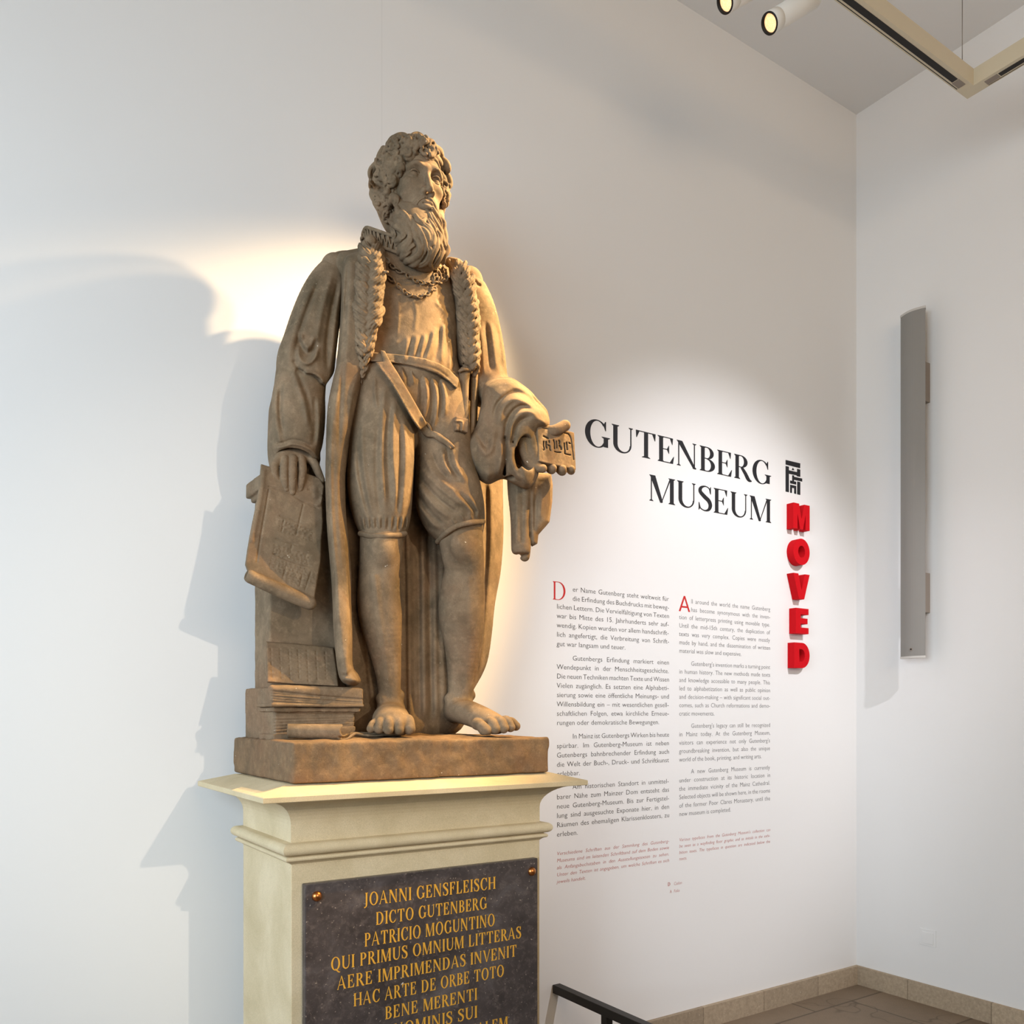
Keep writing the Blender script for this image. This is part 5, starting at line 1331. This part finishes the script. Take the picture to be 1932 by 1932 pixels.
# ---- fur trims
def fur(center, seed, colspan=1.0, row=15.5):
    """center: (u, v, half width px); overlapping locks on a padded band"""
    f = Fld((0.92, 2.14, EYE + .90), (1.52, 2.50, EYE + 1.50), 0.0021)
    C = catmull(center, 8)
    base = FR.trace([(c[0], c[1], c[2] * .66) for c in C[::3]], 10, .1, -.08)
    f.chain(base, .01, n=3)
    T_ = f.copy(); gr = []
    rs = random.Random(seed)
    L = np.concatenate([[0], np.cumsum(np.linalg.norm(np.diff(C[:, :2], axis=0), axis=1))])
    s_ = 0.0; side = 0
    while s_ < L[-1] - 3:
        c = [np.interp(s_, L, C[:, j]) for j in range(3)]; w = c[2]
        rw = row * (0.55 + 0.45 * min(1, w / 20))
        for off in ((-1, 1) if w > 7 else (0,)):
            vs = s_ + (0 if off < 0 else rw * .5) + rs.uniform(-1.5, 1.5)
            c2 = [np.interp(min(vs, L[-1]), L, C[:, j]) for j in range(3)]; w2 = c2[2] * rs.uniform(.92, 1.08)
            tw = rs.uniform(-.12, .12)
            pts = [(c2[0] + off * w2 * (.88 + tw), c2[1] - rw * .50, w2 * .16), (c2[0] + off * w2 * (.74 + tw), c2[1] - rw * .05, w2 * .34), (c2[0] + off * w2 * .46, c2[1] + rw * .45, w2 * .40), (c2[0] + off * w2 * .14, c2[1] + rw * .85, w2 * .27), (c2[0] - off * w2 * .06, c2[1] + rw * 1.05, w2 * .12)]
            f.chain(T_.trace(pts, 5, .75, -.09), .0008, n=4)
            if w > 12:
                for dd in (-.42, 0.05, .48):
                    gr.append((-3.2, 1.05, [(p[0] + dd * w2 * .42 * off, p[1] + dd * rw * .42) for p in pts[:4]], .25))
            elif w > 7: gr.append((-2.5, .9, [(p[0], p[1]) for p in pts[:4]], .25))
        s_ += rw
    f.relief(strokes(gr), band=.012)
    f.rough(0.002, 0.012, seed)
    return f
FU1 = fur([(698, 456, 18), (699, 476, 24), (697, 510, 27), (695, 545, 27), (693, 585, 27), (691, 625, 23), (687, 662, 17), (685, 690, 10), (682, 714, 4)], 3)
FU2 = fur([(848, 492, 10), (866, 502, 17), (874, 530, 21), (881, 565, 20), (884, 605, 21), (886, 645, 20), (887, 680, 20), (893, 700, 13)], 8)
carve('fur_trim', FU1, st)
carve('fur_trim', FU2, st)
resample(FR, FU1); resample(FR, FU2)

# ---- standing ruff collar
RF = Fld((1.05, 2.27, EYE + 1.32), (1.37, 2.58, EYE + 1.52), 0.0018)
X, Y, Z = RF.xyz((slice(None),) * 3)
rho = np.sqrt((X - f32(CXT)) ** 2 + ((Y - f32(2.43)) * f32(1.05)) ** 2)
zc = f32(EYE + 1.470) + f32(.62) * np.minimum(Y - f32(2.43), f32(-.005))
RF.D[:] = np.maximum(np.abs(rho - f32(.114) - f32(.12) * (Z - zc)) - f32(.005), np.abs(Z - zc) - f32(.0235)).astype(f32)
def ring(dz, r, rad):                      # solid rims above and below
    pts = []
    for k in range(41):
        a = 2 * math.pi * k / 40; y = 2.43 + rad / 1.05 * math.sin(a)
        pts.append((CXT + rad * math.cos(a), y, EYE + 1.470 + .62 * min(y - 2.43, -.005) + dz, r))
    RF.chain(pts, .001, n=2)
ring(.0225, .0052, .1275); ring(-.0225, .0052, .1225)
N_ = 46
for k in range(N_):                        # zigzag bars between the rims
    for s_ in (0, 1):
        e = []
        for dz, a in ((-.022, 2 * math.pi * (k + s_) / N_), (.022, 2 * math.pi * (k + .5) / N_)):
            rad = .124 + .12 * dz; y = 2.43 + rad / 1.05 * math.sin(a)
            e.append((CXT + rad * math.cos(a), y, EYE + 1.470 + .62 * min(y - 2.43, -.005) + dz, .0029))
        RF.chain(e, .0005)
carve('ruff_collar', RF, st)

# ---- belt, hanging strap and buckle
def layer(name, poly, t, rel=None, base=None, round_=False):
    b = base or FR
    f = b.blank(); f.mask_shell(b, outline(poly, round_=round_), t)
    f.D[:] = np.maximum(f.D, (f.ax[1] - f32(2.40))[None, :, None])
    f.D[:] = np.maximum(f.D, -(b.D + f32(.02)))
    if rel: f.relief(strokes(rel))
    return f
FT = Fld((0.90, 2.19, EYE + 0.55), (1.56, 2.62, EYE + 1.52), 0.003); FT.D[:] = 0.06
paste(FT, TR); paste(FT, BR)
FT = FT.copy()
BL = layer('belt', [(698, 664), (722, 666), (745, 668), (770, 671), (800, 676), (828, 685), (848, 697), (866, 716), (862, 734), (848, 720), (826, 706), (800, 696), (772, 689), (745, 685), (720, 683), (698, 682)], .012,
           [(-2, 1.6, [(700, 677), (745, 680), (800, 690), (830, 700), (862, 728)], .02)], FT)
carve('belt', BL, st)
STP = layer('strap', [(717, 661), (726, 662), (738, 684), (752, 706), (772, 740), (788, 768), (806, 800), (792, 812), (778, 792), (756, 752), (734, 716), (708, 683), (724, 682)], .020, [(3, 1.5, [(712, 686), (740, 724), (772, 778), (792, 808)], .02)], FT)
carve('hanging_strap', STP, st)
BK = Fld((1.10, 2.14, EYE + .68), (1.42, 2.40, EYE + .90), 0.002)
kn = FT.trace([(792, 796, 6), (799, 806, 8), (806, 816, 8), (818, 820, 6), (832, 828, 6.5), (844, 836, 6), (854, 843, 4)], 6, .5, -.1)
BK.chain(kn, .004)
for L in ([(792, 804, 2.4), (802, 797, 2.6), (812, 809, 2.6), (803, 818, 2.4), (792, 804, 2.4)], [(808, 822, 3), (824, 824, 3), (838, 834, 3), (850, 846, 2)], [(812, 814, 2.5), (828, 820, 2.5), (846, 832, 2)]):
    BK.chain(FT.trace(L, 3, 2.4, -.12), .0015)
BK.ell(FT.trace([(803, 807, 3)], 3, 4.2)[0][:3], (.005, .006, .006), .002, 's')
carve('buckle', BK, st)
# sheath and small letter die hanging from the belt
SH = Fld((1.26, 2.14, EYE + .72), (1.50, 2.42, EYE + 1.10), 0.0024)
SH.chain(px((876, 703, -.10, 11), (876, 745, -.10, 10.5), (875, 795, -.10, 10)), .002, sq=(1, 1.2, 1))
SH.chain(px((867, 700, -.115, 3), (876, 697, -.122, 3), (887, 699, -.115, 3)), .002)
SH.chain(px((893, 700, -.085, 5.5), (893, 760, -.085, 5), (890, 830, -.085, 4.5), (888, 870, -.08, 4)), .003)
SH.relief(strokes([(-3, 1.5, [(870, 706), (869, 750), (868, 792)], .05), (-3, 1.5, [(884, 706), (884, 750), (882, 792)], .05)]))
carve('sheath', SH, st)
c = P(866, 804, -.125)
D_ = Fld(c - np.array([.05, .05, .05]), c + np.array([.05, .05, .05]), 0.0018)
D_.box(c, (.0225, .020, .0215), 0, rd=.003)
D_.relief(strokes([(4, 1.5, [(858, 794), (872, 796), (872, 812)], .0), (-3, 1.2, [(860, 799), (868, 800), (868, 814)], .0)]), band=.012)
carve('letter_die', D_, st)

# ---- two link chains on the chest
zc2 = lambda x, y: (660 + x * .1398, 430 + y * .1398)
def links(name, paths, pitch):
    bm = bmesh.new(); from mathutils import Vector
    for path in paths:
        C = catmull([zc2(*p) for p in path], 10)
        L = np.concatenate([[0], np.cumsum(np.linalg.norm(np.diff(C, axis=0), axis=1))]); s_ = 0; i = 0
        while s_ < L[-1]:
            g = []
            for ds in (-.5, .5):
                u = np.interp(s_ + ds, L, C[:, 0]); v = np.interp(s_ + ds, L, C[:, 1])
                h = FR.hit(u, v); g.append(h if h is not None else P(u, v, -.12))
            c = Vector((g[0] + g[1]) / 2); t = Vector(g[1] - g[0])
            if t.length < 1e-6: t = Vector((1, 0, 0))
            t.normalize(); nrm = Vector((-.35, -.93, .1)); b = t.cross(nrm).normalized(); nrm = b.cross(t).normalized()
            e = b if i % 2 == 0 else nrm
            c = c + nrm * .0065
            a_, b_, r_ = .0092, .0062 if i % 2 == 0 else .0045, .0027
            n, m = 14, 7; V = []
            for j in range(n):
                th = 2 * math.pi * j / n; ct, sn = math.cos(th), math.sin(th)
                o = c + t * (a_ * ct) + e * (b_ * sn); rad = (t * ct + e * sn).normalized(); ax = t.cross(e)
                V.append([bm.verts.new(o + rad * (r_ * math.cos(2 * math.pi * q / m)) + ax * (r_ * math.sin(2 * math.pi * q / m))) for q in range(m)])
            for j in range(n):
                for q in range(m):
                    f = bm.faces.new((V[j][q], V[(j + 1) % n][q], V[(j + 1) % n][(q + 1) % m], V[j][(q + 1) % m])); f.smooth = True
            s_ += pitch; i += 1
    bmesh.ops.recalc_face_normals(bm, faces=bm.faces)
    return keep_smooth(name, bm, M['statue'], st)
links('chain', [[(497, 455), (520, 485), (560, 522), (630, 582), (710, 622), (790, 680), (880, 730), (990, 760), (1090, 765), (1180, 758), (1240, 742), (1300, 680)], [(1190, 560), (1160, 640), (1120, 740)], [(1235, 560), (1262, 640), (1210, 740)]], 8.0)
links('chain', [[(484, 622), (500, 650), (535, 690), (595, 745), (660, 815), (730, 880), (840, 940), (960, 940), (1040, 910), (1105, 860), (1150, 830)], [(1150, 560), (1200, 650), (1180, 750)], [(1270, 590), (1300, 650), (1285, 720)]], 8.0)
# ---- pillar under the resting hand
def rough_box(name, boxes, parent, h=0.004, amp=.0018, rd=.004, rel=None, m=None, seed=1, k=0.0):
    lo = np.min([b[0] for b in boxes], 0) - .02; hi = np.max([b[1] for b in boxes], 0) + .02
    f = Fld(lo, hi, h)
    for a, b in boxes:
        a = np.array(a); b = np.array(b); f.box((a + b) / 2, (b - a) / 2, k, rd=rd)
    if amp: f.rough(amp, .03, seed)
    if rel: f.relief(strokes(rel), band=.015)
    return carve(name, f, parent, m, 1)
pl_ = empty('pillar', (0.9, 2.53, GZ)); pl_.parent = st; pl_.location = (0.9 - st.location.x, 2.53 - st.location.y, GZ - st.location.z)
PXa, PXb = 0.793, 1.03
rough_box('shaft', [((PXa, 2.458, GZ - .004), (PXb, 2.60, EYE + .66))], pl_, amp=.001, rd=.003)
rough_box('cap', [((PXa - .022, 2.447, EYE + .655), (PXb, 2.62, EYE + .700)), ((PXa - .010, 2.452, EYE + .641), (PXb, 2.61, EYE + .660))], pl_, amp=.001, rd=.002)
rough_box('step', [((PXa - .022, 2.445, EYE - .080), (PXb, 2.625, EYE + .077))], pl_, amp=.001, rd=.003)

# ---- printed sheet hanging over the pillar, rolled at its foot
z5 = lambda x, y: (430 + x * .20704, 840 + y * .20704)
PS_ = Fld((0.66, 2.32, EYE + .26), (1.04, 2.50, EYE + .76), 0.0022)
sheet = outline([(492, 875), (504, 879), (530, 884), (570, 890), (604, 902), (612, 917), (608, 948), (610, 985), (607, 1020), (606, 1057), (600, 1090), (594, 1128), (590, 1140), (530, 1118), (470, 1088), (462, 1066), (466, 1037), (475, 989), (482, 956), (489, 917)], round_=False)
sag = lambda U, V: (0.012 - 0.050 * np.clip((V - 930) / 190, 0, 1) ** 1.4 - .006 * np.sin((V - 880) / 34.0)).astype(f32)
PS_.sil(sheet, sag, .008, 2.5, 0)
PS_.chain(px((473, 1088, -.045, 13), (500, 1101, -.045, 13), (540, 1119, -.045, 13.5), (584, 1138, -.045, 13)), .006)
PS_.chain(px((455, 1080, -.045, 7.5), (470, 1087, -.045, 7.5)), .002, 's')
prel = [(-4.2, 1.4, [z5(375, 390), z5(340, 600), z5(300, 830), z5(262, 1080)], .03), (-3.8, 1.3, [z5(360, 372), z5(560, 440), z5(700, 520), z5(830, 575)], .03), (-3.5, 1.2, [z5(460, 640), z5(690, 715)], .05), (-3.5, 1.2, [z5(430, 850), z5(640, 912)], .05), (-3.8, 1.3, [z5(400, 985), z5(580, 1060), z5(765, 1108)], .03),
        (-3.5, 1.2, [z5(690, 530), z5(660, 660), z5(620, 830)], .05), (-3.2, 1.2, [z5(510, 680), z5(490, 800)], .05), (-3.2, 1.2, [z5(585, 905), z5(570, 990)], .05), (-3.2, 1.2, [z5(530, 1100), z5(500, 1220)], .05), (-3.2, 1.2, [z5(690, 1140), z5(650, 1300)], .05), (-3.2, 1.2, [z5(760, 1150), z5(700, 1330)], .05),
        (4, 5, [z5(330, 200), z5(310, 420), z5(270, 640), z5(215, 900)], .05), (4, 4, [z5(800, 560), z5(850, 520), z5(870, 470)], .1), (3, 7, [z5(430, 660), z5(620, 720), z5(850, 700)], .2), (3, 8, [z5(420, 850), z5(640, 940), z5(840, 1060)], .2), (-3.2, 1.3, [z5(720, 400), z5(860, 440)], .05), (3, 5, [z5(790, 350), z5(800, 500)], .2)]
rs = random.Random(2)
for (x0, y0, w_, n_) in ((470, 690, 330, 5), (420, 905, 330, 5), (390, 1030, 340, 3), (380, 1080, 420, 3), (540, 1160, 170, 5)):
    for i in range(n_):
        x = x0 - i * 3
        while x < x0 + w_ - 20:
            l = rs.uniform(14, 46)
            y = y0 + i * 22 + (x - x0) * .31
            prel.append((-3.0, 1.0, [z5(x, y), z5(min(x + l, x0 + w_), y + l * .31)], .1)); x += l + rs.uniform(8, 16)
PS_.relief(strokes(prel), band=.014)
carve('printed_sheet', PS_, st, smooth=1)

# ---- books at the foot of the pillar
def page_lines(a, b, n, amp=-3.2, w=1.0, seed=0):
    """n grooves between the line a[0]-a[1] and the line b[0]-b[1] (picture points)"""
    rs = random.Random(seed); out = []
    for i in range(n):
        t = (i + .5) / n
        p0 = [a[0][j] * (1 - t) + b[0][j] * t for j in (0, 1)]; p1 = [a[1][j] * (1 - t) + b[1][j] * t for j in (0, 1)]
        m = [(p0[j] + p1[j]) / 2 for j in (0, 1)]; m[1] += rs.uniform(-1.0, 1.0)
        out.append((amp * rs.uniform(.7, 1.2), w, [p0, m, p1], .03))
    return out
cb = empty('closed_book', (0.9, 2.40, GZ)); cb.parent = st; cb.location = (0.9 - st.location.x, 2.40 - st.location.y, GZ - st.location.z)
rough_box('pages', [((.772, 2.343, GZ - .002), (1.012, 2.466, EYE + .012))], cb, .0024, .001, .003, page_lines(((513, 1343), (678, 1346)), ((515, 1386), (674, 1370)), 7, -5, 1.3) + page_lines(((482, 1342), (512, 1343)), ((484, 1384), (514, 1386)), 12, -2, .9, 3))
rough_box('cover', [((.764, 2.334, EYE + .006), (1.022, 2.468, EYE + .0195))], cb, .0026, .0025, .003, seed=5)
rough_box('cover', [((.764, 2.334, EYE - .078), (1.018, 2.468, GZ + .007))], cb, .0026, .002, .003, seed=6)
ob = empty('open_book', (0.9, 2.40, EYE + .02)); ob.parent = st; ob.location = (0.9 - st.location.x, 2.40 - st.location.y, EYE + .02 - st.location.z)
OB = Fld((.72, 2.29, EYE + .005), (1.06, 2.50, EYE + .11), 0.0022)
OB.box((.891, 2.385, EYE + .048), (.136, .065, .026), 0, rd=.006)
OB.chain([(.765, 2.340, EYE + .066, .014), (.86, 2.338, EYE + .066, .014), (1.012, 2.338, EYE + .062, .014)], .01)
OB.relief(strokes(page_lines(((509, 1301), (687, 1318)), ((509, 1326), (686, 1334)), 5, -4.5, 1.3, 2)), band=.014)
OB.rough(.0015, .02, 4)
carve('page_block', OB, ob)
rough_box('cover', [((.752, 2.316, EYE + .0195), (1.028, 2.455, EYE + .029))], ob, .0026, .0015, .003, seed=9)
LP_ = Fld((.72, 2.30, EYE + .05), (1.10, 2.50, EYE + .24), 0.0022)
pg = outline([(501, 1210), (560, 1214), (630, 1221), (636, 1260), (640, 1296), (560, 1292), (503, 1288)], round_=False)
LP_.sil(pg, lambda U, V: (0.025 - 0.075 * (V - 1210) / 78).astype(f32), .016, 3, 0)
lrel = []
for i in range(7):
    x = 511 + i * 17
    y = 1222 + i * 1.2
    while y < 1282:
        l = rs.uniform(3, 9)
        lrel.append((-3.4, 1.1, [(x + (y - 1222) * .05, y), (x + (y + l - 1222) * .05, y + l)], .1)); y += l + rs.uniform(1.5, 3)
        lrel.append((-1.6, .9, [(x + 5, y), (x + 9, y + .5)], .1))
LP_.relief(strokes(lrel), band=.012)
carve('leaning_page', LP_, ob)

# ---- little scroll on the ground
GS = Fld((.73, 2.14, GZ - .016), (1.22, 2.40, GZ + .10), 0.0019)
GS.chain(px((545, 1379, -.105, 13.5), (600, 1380, -.135, 14), (655, 1381, -.165, 14.5)), .002)
a = P(545, 1379, -.105); b = P(646, 1381, -.160); ax = (b - a) / np.linalg.norm(b - a)
X, Y, Z = GS.xyz((slice(None),) * 3)
pl1 = (X - f32(b[0])) * f32(ax[0]) + (Y - f32(b[1])) * f32(ax[1]) + (Z - f32(b[2])) * f32(ax[2])
GS.D = np.maximum(GS.D, pl1).astype(f32); GS.D = np.maximum(GS.D, (-(X - f32(a[0])) * f32(ax[0]) - (Y - f32(a[1])) * f32(ax[1]) - f32(.004) + 0 * Z)).astype(f32)
GS.chain(px((640, 1393, -.165, 3.0), (654, 1394, -.165, 3.2), (664, 1388, -.160, 3.0), (672, 1384, -.155, 2.8), (686, 1387, -.155, 2.6), (708, 1388, -.158, 2.4), (737, 1386, -.165, 1.8)), .003)
GS.chain(px((645, 1390, -.13, 3.0), (668, 1384, -.11, 3), (700, 1384, -.11, 2.5), (730, 1384, -.12, 2)), .02)
sp_ = [(649 + (2 + .62 * i) * math.cos(i * .55), 1381 + (2.2 + .66 * i) * math.sin(i * .55)) for i in range(17)]
GS.relief(strokes([(-6, 1.3, sp_, .02)]), band=.012)
GS.floor(GZ - .010)
carve('small_scroll', GS, st)
# the finished figure stands on the pedestal at its real size
st.scale = (G_, G_, G_)
st.location = (1.16 * G_, 2.41 * G_, PED_TOP)
